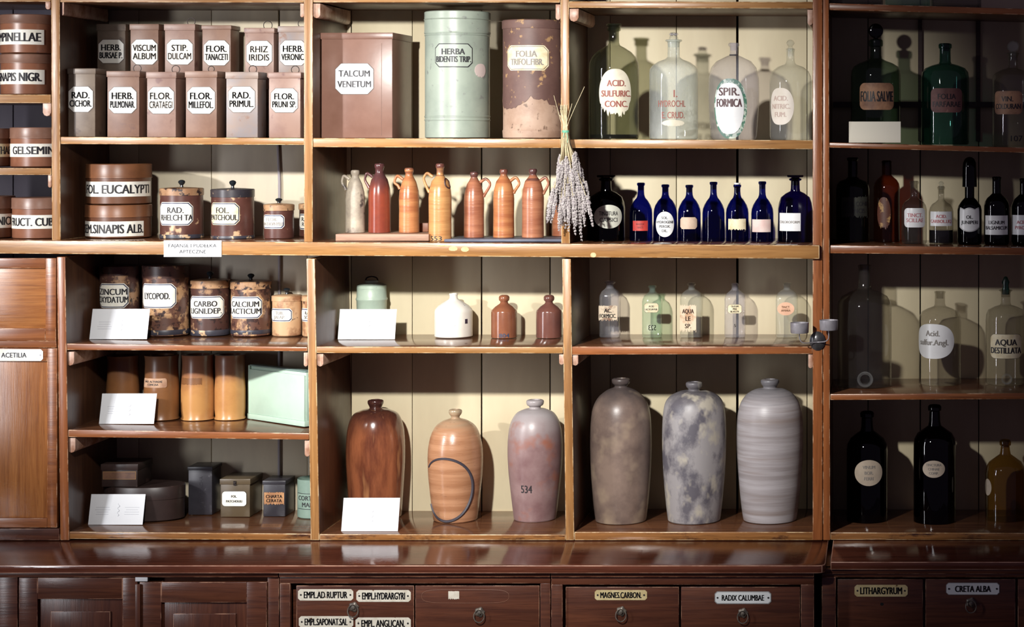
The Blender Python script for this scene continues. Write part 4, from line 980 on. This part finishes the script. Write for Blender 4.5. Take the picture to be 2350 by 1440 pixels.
r, Yb, z0, s = bottle('hazy clear bottle with flower-topped stopper and red lettering HYDROCHL. CRUD.', 1546, '3a', [(55, 320), (56, 312), (56, 170), (55, 160), (50, 152), (36, 142), (20, 136), (14, 131), (13.5, 100), (14, 97), (19, 95), (19.5, 93), (18, 91.5)],
    MILKY, .17, [lb((1520, 276, 1570, 291), 'tornoval', DULL, REDINK, lines=[])], [('stopper', [(9, 99), (10, 92), (10.5, 88), (9, 84), (5, 81), (6, 78), (4, 75), (0, 74)], CLEAR)], group=GA,
    marks=[dict(box=(1512, 231, 1572, 247), lines=['HYDROCHL'], c=REDINK), dict(box=(1520, 257, 1570, 273), lines=['E. CRUD.'], c=REDINK), dict(box=(1546, 207, 1554, 225), lines=['I.'], c=REDINK)])
mb = MB()
for i in range(6):
    a = i * PI / 3; mb.lathe([(0, Z(83, Yb) - z0), (.007, Z(80, Yb) - z0), (.006, Z(77, Yb) - z0), (0, Z(75, Yb) - z0)], 0, 10, 1, .012 * math.cos(a), .012 * math.sin(a))
mb.build('stopper_petals', CLEARP, r)
r, Yb, z0, s = bottle('rounded clear bottle with green-wreathed oval label SPIR. FORMICAR.', 1684, '3a', [(50, 321), (53, 314), (57, 260), (58.5, 215), (57.5, 180), (52, 156), (40, 141), (22, 132), (11, 127), (9, 122), (8.5, 110), (10, 107), (13, 105), (13, 101), (11, 99)],
    CLEARP, .17, [], [('cork_ring', [(9.6, 128), (10.2, 126.5), (9.4, 125)], INKM)], group=GA)
SNK = mat('green_wreath_paint', (84, 132, 110), (210, 222, 206), 46, thr=(.48, .56), rough=.4)
def on_bottle(cx, px, py, r0, Yv, z0, zfun, off):
    pass
cyb = Z(250, Yb) - z0; rl = 57 / s; phi = math.atan2(-X(1684, Yb), D + Yb); am = phi + math.asin((1675 - 1684) / 57)
def fsp(u, v, off):
    zz = cyb + v; rad = (57.6 - 6.5 * max(0, abs((CZ - zz - z0) * s + 320 - 222) / 95) ** 2) / s
    a = am + u / rl; return ((rad + off) * math.sin(a), -(rad + off) * math.cos(a), zz)
make_label(r, fsp, 40 / s, 68 / s, dict(shape='egg', c=SNK, tc=SNK, lines=[]), 'label_wreath')
fs2 = lambda u, v, off: fsp(u - 2 / s, v, off + .0016)
make_label(r, fs2, 34 / s, 58 / s, dict(shape='egg', c=WLAB, tc=mat('dark_brown_ink', (86, 60, 62)), lines=['SPIR.', 'FORMICA', '', ''], th=.155, pitch=.22, fit=.84, wt=.05), 'label')
bottle('clear bottle with ball stopper and faded oval label ACID. NITRIC. FUM.', 1814, '3a', [(46, 321), (47.5, 314), (48, 190), (47, 176), (42, 164), (30, 154), (13, 148), (10, 143), (9, 134), (9, 120), (10, 116), (10.5, 113), (9, 112)],
    CLEAR, .17, [lb((1770, 203, 1822, 287), 'egg', mat('faded_cream_label', (226, 216, 204), (216, 206, 190), 12, rough=.5), mat('faded_pink_ink', (192, 168, 156)), 'ACID.', 'NITRIC.', 'FUM.', th=.13, pitch=.22, wt=.05)],
    [('stopper', [(6, 118), (6, 108), (4, 106), (7, 104), (9.5, 99), (7, 94), (3, 92), (0, 91.5)], CLEAR)], group=GA)

GBL = 'cobalt blue bottles in a row'
def wide(label, cx, hw, m, Y, labels, top, shoulder, nk, lip, sh='3b'):
    return bottle(label, cx, 'w', [(hw - 1, 561), (hw, 555), (hw, shoulder + 38), (hw - 2, shoulder + 24), (hw * .84, shoulder + 12), (hw * .55, shoulder + 3), (nk + 1, shoulder - 2), (nk, shoulder - 8), (nk - .5, top + 14), (lip - 1, top + 12), (lip, top + 9), (nk, top + 7)],
        m, Y, labels, [('stopper', [(nk - 2, top + 12), (nk - 1, top + 6), (lip + 3.5, top + 5), (lip + 4.5, top + 3), (lip + 3.5, top)], m)], group=GBL)
wide('largest near-black blue bottle with round label TINCTURA CAPSICI', 1391, 43, NAVY, .22, [lb((1364, 469, 1426, 523), 'oval', mat('grey_white_label', (214, 214, 200), (204, 204, 190), 10, rough=.3), INK, 'TINCTURA', 'CAPSICI', th=.17, pitch=.27, fit=.62, wt=.02)], 402, 440, 12, 17)
def blue(label, cx, top, labels, hw=26, m=BLUE, stop=None):
    return bottle(label, cx, 'w', [(hw - 1, 561), (hw, 556), (hw, 490), (hw - 1, 480), (hw - 4, 471), (hw - 10, 461), (10, 454), (8, 448), (7.3, 440), (7.3, top + 7), (9, top + 5), (9.2, top + 1), (8, top)], m, .22, labels, stop or (), group=GBL)
blue('cobalt blue bottle with a small red label', 1471, 420, [lb((1453, 506, 1486, 529), 'rect', REDL, mat('dark_red_ink', (120, 40, 36)), 'BENZOE', 'TINCT.', th=.16, pitch=.34)])
blue('cobalt blue bottle with oval white label SOL. HYDROGENII PEROX. DIL.', 1527, 424, [lb((1506, 485, 1546, 543), 'oval', WLAB, INK, 'SOL.', 'HYDROGENII', 'PEROX.', 'DIL.', th=.1, pitch=.17, wt=.04)], 27)
blue('cobalt blue bottle with a beige corner-cut label', 1582, 425, [lb((1562, 498, 1599, 525), 'oct', BEIG, PALE, lines=[])])
blue('plain cobalt blue bottle without any label', 1637.5, 418, [], 25.5)
blue('cobalt blue bottle with white bung and torn cream label', 1692, 424, [lb((1672, 501, 1711, 528), 'torn', AGED, PALE, lines=[])], 26, BLUE, [('bung', [(6.5, 427), (6.5, 422), (8, 421.5), (7.5, 420)], WLAB)])
blue('cobalt blue bottle with a pinkish white rectangular label', 1749.5, 417, [lb((1727, 503, 1768, 532), 'rect', PINKW, PALE, lines=[])], 25.5)
wide('large violet-blue bottle with square white label, beside the double post', 1825, 39.5, VIOLET, .22, [lb((1790, 488, 1837, 529), 'rect', WLAB, FADED, 'CHLOROFORM', th=.14, fit=.9, cv=.1)], 402, 441, 10.5, 15)

# bay 4 : first shelf
def disc_stopper(root, dx, py0, py1, m, Yv, z0, s, th=.007):
    mb = MB(); r = (py1 - py0) / 2 / s; zc = Z((py0 + py1) / 2, Yv) - z0; k = 28; vs = []; fs = []
    prof = [(0, -th), (r * .75, -th), (r * .95, -th * .6), (r, 0), (r * .95, th * .6), (r * .75, th), (0, th)]
    for rr, yy in prof:
        for j in range(k): vs.append((dx / s + rr * math.cos(2 * PI * j / k), yy, zc + rr * math.sin(2 * PI * j / k)))
    for i in range(len(prof) - 1):
        for j in range(k): fs.append((i * k + j, i * k + (j + 1) % k, (i + 1) * k + (j + 1) % k, (i + 1) * k + j))
    mb.add(vs, fs); mb.build('stopper_disc', m, root)
GR = 'shadowed bottles on the upper right shelf'
r, Yb, z0, s = bottle('dark green bottle with disc stopper, lettered FOLIA SALVIE, behind a beige card', 2010, '4a', [(56, 331), (57, 324), (57, 175), (56, 163), (51, 153), (38, 145), (22, 139), (14, 134), (12.5, 126), (12.5, 108), (16, 106), (16.5, 100), (16, 93), (14, 91)],
    GREEN1, .24, [lb((1974, 192, 2050, 253), 'round', OLDBR, INK, 'FOLIA SALVIE', th=.38, wt=.03, fit=.92)], [('stopper', [(8, 106), (9, 91), (5, 88), (5, 84)], BLACKG)], group=GR)
disc_stopper(r, 0, 54, 88, BLACKG, Yb, z0, s)
bottle('bright green bottle with wide collar and brown label', 2169, '4a', [(54, 335), (55, 328), (55, 178), (53, 166), (46, 157), (30, 150), (15, 146), (13, 142), (12.5, 120), (13, 112), (15, 111), (15.5, 104), (14.5, 101), (12, 100)],
    GREEN2, .2, [lb((2137, 204, 2207, 259), 'round', OLDPK, INK, 'FOLIA', 'FARFARAE', th=.22, wt=.02)], group=GR)
r, Yb, z0, s = bottle('clear bottle with round stopper and label FOL. COLDURAN, at the right edge', 2325, '4a', [(47, 340), (48, 333), (48, 185), (46, 174), (40, 167), (26, 160), (13, 156), (11, 150), (11, 130), (13, 125), (15, 122), (13, 121)],
    DIM, .2, [lb((2284, 210, 2346, 263), 'round', OLDBR, INK, 'VIN.', 'COLDURAN', th=.22, wt=.03)], [('stopper', [(8, 128), (9, 121), (5, 119)], CLEAR)], group=GR,
    marks=[dict(box=(2320, 311, 2346, 325), lines=['107'], c=INK, name='number')])
disc_stopper(r, 0, 93, 121, CLEAR, Yb, z0, s, .012)

# bay 4 : second shelf
GS2 = 'small bottles on the second right shelf'
def small(label, cx, hw, top, nk, lip, sh_, m, labels, parts=(), base=559, Y=.2):
    return bottle(label, cx, '4b', [(hw - 1, base), (hw, base - 5), (hw, sh_ + 26), (hw - 2, sh_ + 17), (hw - 7, sh_ + 9), (nk + 5, sh_ + 3), (nk, sh_ - 2), (nk, top + 8), (lip - 1, top + 6), (lip, top + 2), (lip - 2, top)], m, Y, labels, parts, group=GS2)
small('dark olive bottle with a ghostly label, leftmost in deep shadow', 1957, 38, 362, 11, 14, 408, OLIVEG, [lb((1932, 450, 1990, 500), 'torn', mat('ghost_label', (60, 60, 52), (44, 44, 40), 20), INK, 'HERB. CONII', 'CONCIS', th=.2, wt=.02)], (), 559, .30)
small('dark brown bottle with a scratched label, second in deep shadow', 2035, 30, 369, 11, 12, 404, BROWNG, [lb((2014, 452, 2044, 528), 'tornoval', mat('brown_scratched_label', (92, 52, 38), (176, 138, 88), 30, thr=(.56, .62)), INK, lines=[])], (), 559, .30)
small('clear bottle with white label TINCT. SCILLAE in pink', 2098, 29, 416, 8.5, 11, 455, DIM, [lb((2076, 477, 2122, 521), 'round', WLAB, mat('pink_ink', (196, 130, 134)), 'TINCT.', 'SCILLAE', th=.2, pitch=.26, wt=.04, fit=.8)])
small('clear bottle half full of dark liquid, lettered ACID. CARBOL. LIQ.', 2160, 28, 428, 7, 9, 460, DIM, [lb((2136, 485, 2184, 518), 'rect', WLAB, mat('red_ink', (190, 96, 100)), 'ACID.', 'CARBOL.LIQ.', th=.22, pitch=.34, wt=.04, fit=.92)],
    [('stopper', [(5, 436), (6, 427), (4, 425), (6.5, 421), (3, 417), (0, 416)], CLEAR), ('liquid', [(27.2, 557), (27.4, 528)], LIQ)])
small('black bottle under a tall black cap, with a shield label OL. JUNIPERI', 2225, 28, 420, 11, 12, 456, BLACKG, [lb((2203, 476, 2247, 531), 'shield', WLAB, INK, 'OL.', 'JUNIPERI', th=.14, pitch=.22, wt=.04, bc=FADED, bw=.0015, bo=.002, fit=.9)],
    [('cap', [(17, 429), (17, 427), (16, 385), (15, 374), (11, 365), (5, 361), (0, 360)], BLACKG)])
small('black bottle with square label lettered LIGNUM BALSAMICUM', 2287, 29, 406, 10, 11.5, 446, BLACKG, [lb((2262, 494, 2312, 538), 'rect', WLAB, INK, 'LIGNUM', 'BALSAMICUM', th=.18, pitch=.28, wt=.04, fit=.9)],
    [('stopper', [(8, 412), (9, 404), (6, 402), (9, 398)], BLACKG)][:0])
small('black bottle with red-lettered label, cut by the right edge', 2350, 29, 410, 10, 11.5, 448, BLACKG, [lb((2323, 493, 2378, 538), 'rect', WLAB, mat('red_ink', (190, 96, 100)), 'ACETUM', 'PYROLIGN.', th=.16, pitch=.28, wt=.04)])

# bay 4 : third shelf
GS3 = 'large clear bottles on the third right shelf'
def spout(root, dx, py, r_px, body_r, s, z0, Yv, m, long_=.02):
    mb = MB(); zc = Z(py, Yv) - z0; k = 28; r = r_px / s; y0 = -body_r + .012; y1 = -body_r - long_
    prof = [(r * .8, y0), (r * .8, y1 + .01), (r, y1 + .004), (r, y1), (r * .9, y1 - .002), (r * .62, y1), (r * .6, y0)]
    vs = []; fs = []
    for rr, yy in prof:
        for j in range(k): vs.append((dx / s + rr * math.cos(2 * PI * j / k), yy, zc + rr * math.sin(2 * PI * j / k)))
    for i in range(len(prof) - 1):
        for j in range(k): fs.append((i * k + j, i * k + (j + 1) % k, (i + 1) * k + (j + 1) % k, (i + 1) * k + j))
    mb.add(vs, fs); mb.build('spout', m, root)
r, Yb, z0, s = bottle('large clear bottle with a round glass spout near its foot', 1984, '4c', [(59, 893), (62, 884), (62, 705), (60, 692), (52, 680), (34, 670), (17, 664), (14, 658), (13.5, 620), (15, 612), (15.5, 609), (13, 608)], DIM, None, [], [('neck_ring', [(14.2, 660), (14.8, 657), (14.2, 654)], DIM)], 894, group=GS3)
spout(r, 2, 862, 18, 62 / s, s, z0, Yb, CLEAR, .03)
bottle('clear bottle with a big white round label Acid. sulfur. Angl.', 2157, '4c', [(46, 887), (48.5, 879), (48.5, 738), (47, 726), (41, 715), (28, 708), (14, 703), (12, 698), (11.5, 676), (12.5, 672), (13, 669.5), (11, 669)], DIM, None,
    [lb((2109, 740, 2189, 819), 'egg', WLAB, FADED, 'Acid.', 'sulfur.Angl.', th=.16, pitch=.26, wt=.05, fit=.9, dy=.1)], (), 888, group=GS3)
r, Yb, z0, s = bottle('clear bottle with green stopper and cream label AQUA DESTILLATA', 2308, '4c', [(44, 886), (46, 878), (46, 735), (45, 722), (40, 711), (26, 704), (13, 700), (11, 694), (11, 672), (13, 669), (16, 667), (14, 665.5)], DIM, None,
    [lb((2274, 763, 2343, 819), 'round', AGED, INK, 'AQUA', 'DESTILLATA', th=.24, pitch=.33, wt=.05, bc=INK, bw=.0012, fit=.92)], [('stopper', [(8, 676), (9, 666), (7, 655), (9, 648), (4, 636), (0, 634)], GREEN2)], 887, group=GS3)
spout(r, -1, 864, 12.5, 46 / s, s, z0, Yb, CLEAR, .02)

# bay 4 : bottom shelf
GS4 = 'black and amber bottles on the bottom right shelf'
def big_bottle(label, cx, hw, top, nk, sh_, base, m, labels, ncx=0):
    return bottle(label, cx, '4e', [(hw - 1, base), (hw, base - 7), (hw, sh_ + 40), (hw - 2, sh_ + 27), (hw - 9, sh_ + 14), (nk + 12, sh_ + 4), (nk + 2, sh_ - 3), (nk, sh_ - 12), (nk - 1, top + 14), (nk + 2, top + 12), (nk + 2.5, top + 4), (nk, top)], m, None, labels, (), base, group=GS4)
DLAB = mat('dim_cream_oval_label', (196, 180, 160), (180, 164, 146), 12, rough=.5)
big_bottle('black bottle with round label, left on the bottom right shelf', 1990, 47, 945, 13.5, 992, 1203, BLACKG, [lb((1962, 1049, 2024, 1108), 'oval', DLAB, FADED, 'VINUM', 'BOR.', 'FERRI', th=.12, pitch=.22, wt=.04, fit=.6)])
big_bottle('tall black bottle with small oval label, lettered TINCTURA', 2145, 48.5, 930, 13, 980, 1206, BLACKG, [lb((2118, 1050, 2168, 1089), 'oval', DLAB, FADED, 'TINCTURA', 'CHINAE', 'COMP.', th=.14, pitch=.24, wt=.04, fit=.74)])
big_bottle('amber bottle with a short neck, label turned to its left side', 2307, 46, 1010, 11, 1046, 1200, AMBER, [lb((2262, 1096, 2276, 1134), 'oval', DLAB, FADED, lines=[])])

# bay 3 : third shelf, square bottles
GQ = 'small square clear bottles on the middle shelf'
def square(label, cx, hw, top, nk, lip, base, m, labels, marks=(), pb=776):
    t = top
    return bottle(label, cx, '3c', [(hw - 1, base, 6), (hw, base - 5, 6), (hw, t + 36, 6), (hw - 1, t + 30, 5), (hw - 4, t + 23, 3.4), (hw - 11, t + 17, 2.4), (nk + 1, t + 14, 2), (nk, t + 11, 2), (nk, t + 6, 2), (lip - 1, t + 4, 2), (lip, t + 2, 2), (lip - 2, t, 2)], m, None, labels, (), pb, group=GQ, marks=marks)
AGT = mat('torn_brown_cream_label', (214, 196, 170), (128, 92, 70), 18, thr=(.5, .6), rough=.6)
square('square clear bottle with torn label AC. FORMICIC., leftmost', 1400, 23, 646, 8.5, 13, 775, CLEARP, [lb((1377, 699, 1420, 736), 'torn', AGT, INK, 'AC.', 'FORMICIC.', th=.24, wt=.04, flat=True)])
square('square pale green bottle with label ACID. LACTICUM PUR.', 1497, 22, 656, 7, 10, 776, GREENV, [lb((1481, 694, 1514, 716), 'oct', AGED, INK, 'ACID', 'LACTICUM PUR.', th=.18, wt=.03, bc=RIM, bw=.001, flat=True)], [dict(box=(1491, 744, 1508, 757), lines=['523'], c=INK, flip=True, flat=True, name='number')])
square('square clear bottle with a tall worn label, in the middle', 1587, 25, 650, 7.5, 11, 776, CLEAR, [lb((1563, 697, 1600, 762), 'torn', mat('worn_cream_label', (220, 200, 172), (190, 150, 116), 18, thr=(.5, .62), rough=.6), mat('brown_ink', (110, 74, 60)), 'AQUA', 'LE', 'SP.', th=.15, pitch=.26, wt=.04, fit=.7, flat=True)])
square('square clear bottle with label OLEUM PINI SILVESTR.', 1687, 23.5, 651, 8, 9.5, 776, CLEARP, [lb((1672, 697, 1704, 718), 'oct', AGED, INK, 'OLEUM', 'PINI', 'SILVESTR.', th=.19, pitch=.28, wt=.03, bc=RIM, bw=.001, flat=True)], [dict(box=(1684, 742, 1693, 749), lines=['5'], c=FADED, flat=True, name='number')])
square('square clear bottle with an orange oval label, beside the double post', 1806, 25, 650, 7.5, 11, 776, CLEAR, [lb((1785, 692, 1824, 722), 'oval', SALM, mat('orange_ink', (214, 160, 120)), 'TINCT.', 'AMARA', th=.16, pitch=.26, wt=.03, flat=True)])

# glass trays on top of the right unit, only their feet in view
for x0, x1, lbl, mm in ((1907, 2026, 'grey glass tray on top of the right shelving, nearest the double post', DIM), (2032, 2134, 'clear glass tray on top of the right shelving, middle of three', GREENV), (2140, 2252, 'greenish glass tray on top of the right shelving, rightmost of three', DIM)):
    Yt = .12; xa, xb = X(x0, Yt), X(x1, Yt); z0 = max(shelf_z('4t', xa), shelf_z('4t', xb)) + .0006; cx_ = (xa + xb) / 2
    mb = MB(); hw_ = (xb - xa) / 2; t = .006
    for q in ((-hw_, hw_, 0, t), (-hw_, hw_, .24 - t, .24)): mb.box(q[0], q[1], q[2], q[3], 0, .12)
    for q in ((-hw_, -hw_ + t), (hw_ - t, hw_)): mb.box(q[0], q[1], t, .24 - t, 0, .12)
    mb.box(-hw_ + t, hw_ - t, t, .24 - t, 0, .012)
    o = mb.build('glass_tray', mm, None, bevel=.0015); o.location = (cx_, Yt, z0); tag(o, lbl, 'tray', 'glass trays on top of the right shelving')

# ---------------------------------------------------------------- white information cards
def card(label, q, sh, m=PAPER, prints=True, Y=None, name='display_card'):
    (x0, y0), (x1, y1), (x2, y2), (x3, y3) = q         # TL TR BR BL
    pb = (y2 + y3) / 2; cx = (x2 + x3) / 2
    if Y is None: Y = solve_y(sh, cx, pb)
    s = sc(Y); wd = (x2 - x3) / s; z0 = shelf_z(sh, X(cx, Y)) + tilt(sh) * wd * .55 + .0004
    lean = math.radians(16) if prints else math.radians(5)
    h = (pb - (y0 + y1) / 2) / s / math.cos(lean) * 1.0
    root = thing(name, label, 'card', (X(cx, Y), Y, z0), 'white information cards on the shelves')
    ca, sa = math.cos(lean), math.sin(lean)
    f = lambda u, v, off: (u, v * sa - off * ca, v * ca + off * sa)
    mb = MB(); t = .0011
    def slab(g, H, hwid):
        vs = [g(u, v, o) for o in (0, -t) for u, v in ((-hwid, 0.0005), (hwid, 0.0005), (hwid * .8 if hwid < wd * .3 else hwid, H), (-hwid * .8 if hwid < wd * .3 else -hwid, H))]
        mb.add(vs, [(0, 1, 2, 3), (7, 6, 5, 4), (0, 4, 5, 1), (1, 5, 6, 2), (2, 6, 7, 3), (3, 7, 4, 0)])
    slab(f, h, wd / 2)
    g = lambda u, v, off: (u, .8 * h * sa + .0015 + (.8 * h - v) * sa * .55 + off, v * ca)      # easel strut glued to the back
    slab(g, h * .8, wd * .16)
    mb.build('card', m, root, smooth=False)
    if prints:
        pm = MB(); rnd = random.Random(int(x0))
        pts = [f(wd * .03 + .004 * math.sin(5.2 * i / 14 * PI / 2 * 2.2), h * (.28 + .42 * i / 14), .0006) for i in range(15)]
        pm.tube(pts, [.0009 + .0005 * math.sin(i * 1.3) for i in range(15)], 0, 5)
        for i in range(4):
            for sgn, a in ((-1, .26), (1, .28)):
                w_ = wd * (.10 + .05 * rnd.random()); v = h * (.56 - .075 * i); c_ = sgn * wd * a
                pm.add([f(c_ - w_, v, .0005), f(c_ + w_, v, .0005), f(c_ + w_, v + h * .012, .0005), f(c_ - w_, v + h * .012, .0005)], [(0, 1, 2, 3)])
        pm.build('lettering', PALE, root)
    return root
card('white display card before the ZINCUM OXYDATUM jar', ((213, 708), (344, 709), (337, 777), (205, 776)), '1c', Y=.17)
card('white display card before the dark stoneware pots', ((235, 902), (360, 904), (353, 972), (227, 969)), '1d', Y=.165)
card('white display card before the oval bentwood box', ((207, 1131), (333, 1132), (327, 1199), (202, 1198)), '1e', Y=.14)
card('white display card before the pale green pot', ((778, 712), (910, 712), (906, 780), (775, 780)), '2c')
card('white display card before the glossy red-brown jar', ((789, 1147), (920, 1148), (913, 1222), (783, 1219)), '2e')
card('blank beige card before the dark green FOLIA SALVIE bottle', ((1949, 279), (2067, 282), (2067, 330), (1948, 328)), '4a', mat('beige_card', (232, 226, 208), rough=.7), False, .05)
# label hung on the edge of the thick shelf
Yc = -.0262; mb = MB(); xa, xb = X(376, Yc), X(508.5, Yc); zt, zb = Z(552, Yc), Z(590, Yc)
pc = thing('edge_card', 'white paper card stuck on the front edge of the thick shelf', 'card', ((xa + xb) / 2, Yc, zb))
mb.box(-(xb - xa) / 2, (xb - xa) / 2, -.0012, 0, 0, zt - zb); mb.build('card', PAPER, pc, bevel=.0005)
tm = MB(); lettering(tm, lambda u, v, off: (u, -.0013 - off, (zt - zb) / 2 + v), (xb - xa) / 2, (zt - zb) / 2, ['FAJANSE I PUDEŁKA', 'APTECZNE'], 0, .0005, .2, .36, .84, .02)
tm.build('lettering', PALE, pc)

# ---------------------------------------------------------------- lavender bunch hung on the post
STEM = mat('dry_stem', (216, 202, 166), (186, 170, 132), 30, rough=.7)
LAV = mat('dry_lavender', (146, 136, 140), (206, 199, 194), 160, thr=(.4, .6), rough=.9)
TIE = mat('green_thread', (120, 190, 160), rough=.6)
YL = -.058; tx, ty = 1298, 302
lav = thing('lavender_bunch', 'dried lavender bunch hanging heads-down on the post between the stoneware and blue bottles', 'dried flowers', (X(tx, YL), YL, Z(ty, YL)))
sl = sc(YL)
def LP(px, py, dy=0.0): return (X(px, YL) - lav.location.x, dy, Z(py, YL) - lav.location.z)
rnd = random.Random(11); stems = MB(); heads = []
N = 84
for i in range(N):
    u = (i + .5) / N * 2 - 1; u = max(-1, min(1, u + rnd.uniform(-.12, .12)))
    dyy = rnd.uniform(-.026, .016)
    by = 352 + 108 * rnd.random() ** .75 + (14 if abs(u) < .5 else 0)
    bx = tx + 6 + (35 if u < 0 else 42) * u * (by - 290) / 150
    top = (tx + rnd.uniform(-9, 8) - 4, 243 + rnd.uniform(-4, 22))
    if i == 3: top = (1271, 219)
    if i == 40: top = (1342, 199)
    if i == 33: top = (1313, 238)
    p = [LP(top[0], top[1], dyy * .3), LP(tx + u * 5, ty, dyy * .25), LP(tx + (bx - tx) * .35, ty + (by - ty) * .38, dyy * .6), LP(bx, by, dyy)]
    stems.tube(catmull(p, 4), .0011, 0, 5)
    L = rnd.uniform(40, 70) + (26 if rnd.random() < .22 and abs(u) < .6 else 0)
    heads.append((bx, by - 8, u, dyy, L))
so = stems.build('stems', STEM, lav); tag(so, kind='stuff')
for bx, by, u, dyy, L in heads:
    fb = MB(); nn = 13
    for k in range(nn):
        t = k / (nn - 1); px = bx + u * L * .18 * t + rnd.uniform(-.6, .6); py = by + L * t
        rr = (4.6 * (1 - .55 * t ** 2) * (.65 + .35 * min(1, t * 5))) / sl
        c = Vector(LP(px, py, dyy))
        for j in range(5):
            a = 2 * PI * (j + rnd.random()) / 5; e = rr * rnd.uniform(.5, .75); q = c + Vector((math.cos(a) * rr * .7, math.sin(a) * rr * .7, rnd.uniform(-.003, .003)))
            fb.add([q + Vector(v) * e for v in ((1, 0, 0), (-1, 0, 0), (0, 1, 0), (0, -1, 0), (0, 0, 1.5), (0, 0, -1.5))],
                   [(0, 2, 4), (2, 1, 4), (1, 3, 4), (3, 0, 4), (2, 0, 5), (1, 2, 5), (3, 1, 5), (0, 3, 5)])
    fb.build('flower_spike', LAV, lav, smooth=False)
tb = MB()
for k in range(3): tb.tube([(.0125 * math.cos(t), .010 * math.sin(t), .003 * (k - 1)) for t in [2 * PI * i / 20 for i in range(20)]], .0016, 0, 6, True)
tb.tube([LP(1301, 303, -.011), LP(1304, 315, -.014), LP(1303, 328, -.014)], .001, 0, 5); tb.tube([LP(1297, 303, -.011), LP(1294, 316, -.013)], .001, 0, 5)
tb.build('thread', TIE, lav)
nl = MB(); nl.tube([(0, .0568, .003), (0, .008, .004)], .0018, 0, 6); nl.build('nail', INKM, lav)

# ---------------------------------------------------------------- double cup holder on the double post
STL = mat('dull_steel', (176, 172, 178), (158, 154, 160), 30, rough=.36, metal=.35)
STD = mat('dark_steel', (84, 82, 84), (66, 64, 66), 30, rough=.28, metal=.35)
YH = -.0005; hx, hy = 1876, 783
hol = thing('cup_holder', 'steel double cup holder with wire arms screwed to the double post', 'cup holder', (X(hx, YH), YH, Z(hy, YH)))
def HP(px, py, y): return (X(px, YH + y) - hol.location.x, y, Z(py, YH + y) - hol.location.z)
mb = MB(); k = 32; vs = []; fs = []
for rx, rz, yy in ((18, 22, 0), (18, 22, -.003), (16, 20, -.005), (13, 16, -.010), (7, 9, -.014), (0.1, .1, -.015)):
    for j in range(k): vs.append((rx / S0 * math.cos(2 * PI * j / k), yy, rz / S0 * math.sin(2 * PI * j / k)))
for i in range(5):
    for j in range(k): fs.append((i * k + j, i * k + (j + 1) % k, (i + 1) * k + (j + 1) % k, (i + 1) * k + j))
mb.add(vs, fs); mb.build('back_plate', STD, hol)
mb = MB(); a = HP(1834, 764, -.06); b = HP(1901, 756, -.06)
mb.tube(catmull([a, HP(1835, 776, -.06), HP(1839, 785, -.058), HP(1848, 788, -.05), HP(1860, 787, -.03), HP(1876, 786, -.017), HP(1890, 785, -.03), HP(1898, 782, -.05), HP(1902, 774, -.058), b], 4), .0022, 0, 8)
mb.build('wire_arm', STL, hol)
for (px, pt, pbm) in ((1835, 741, 765), (1902, 735, 758)):
    mb = MB(); c = HP(px, pbm, -.06); h = (pbm - pt) / S0; rr = 21.5 / S0
    mb.lathe([(0, c[2]), (rr * .9, c[2]), (rr * .96, c[2] + .003), (rr, c[2] + h), (rr * .94, c[2] + h), (rr * .9, c[2] + .006), (0, c[2] + .005)], 0, 40, 1, c[0], c[1])
    mb.build('cup', STL, hol)
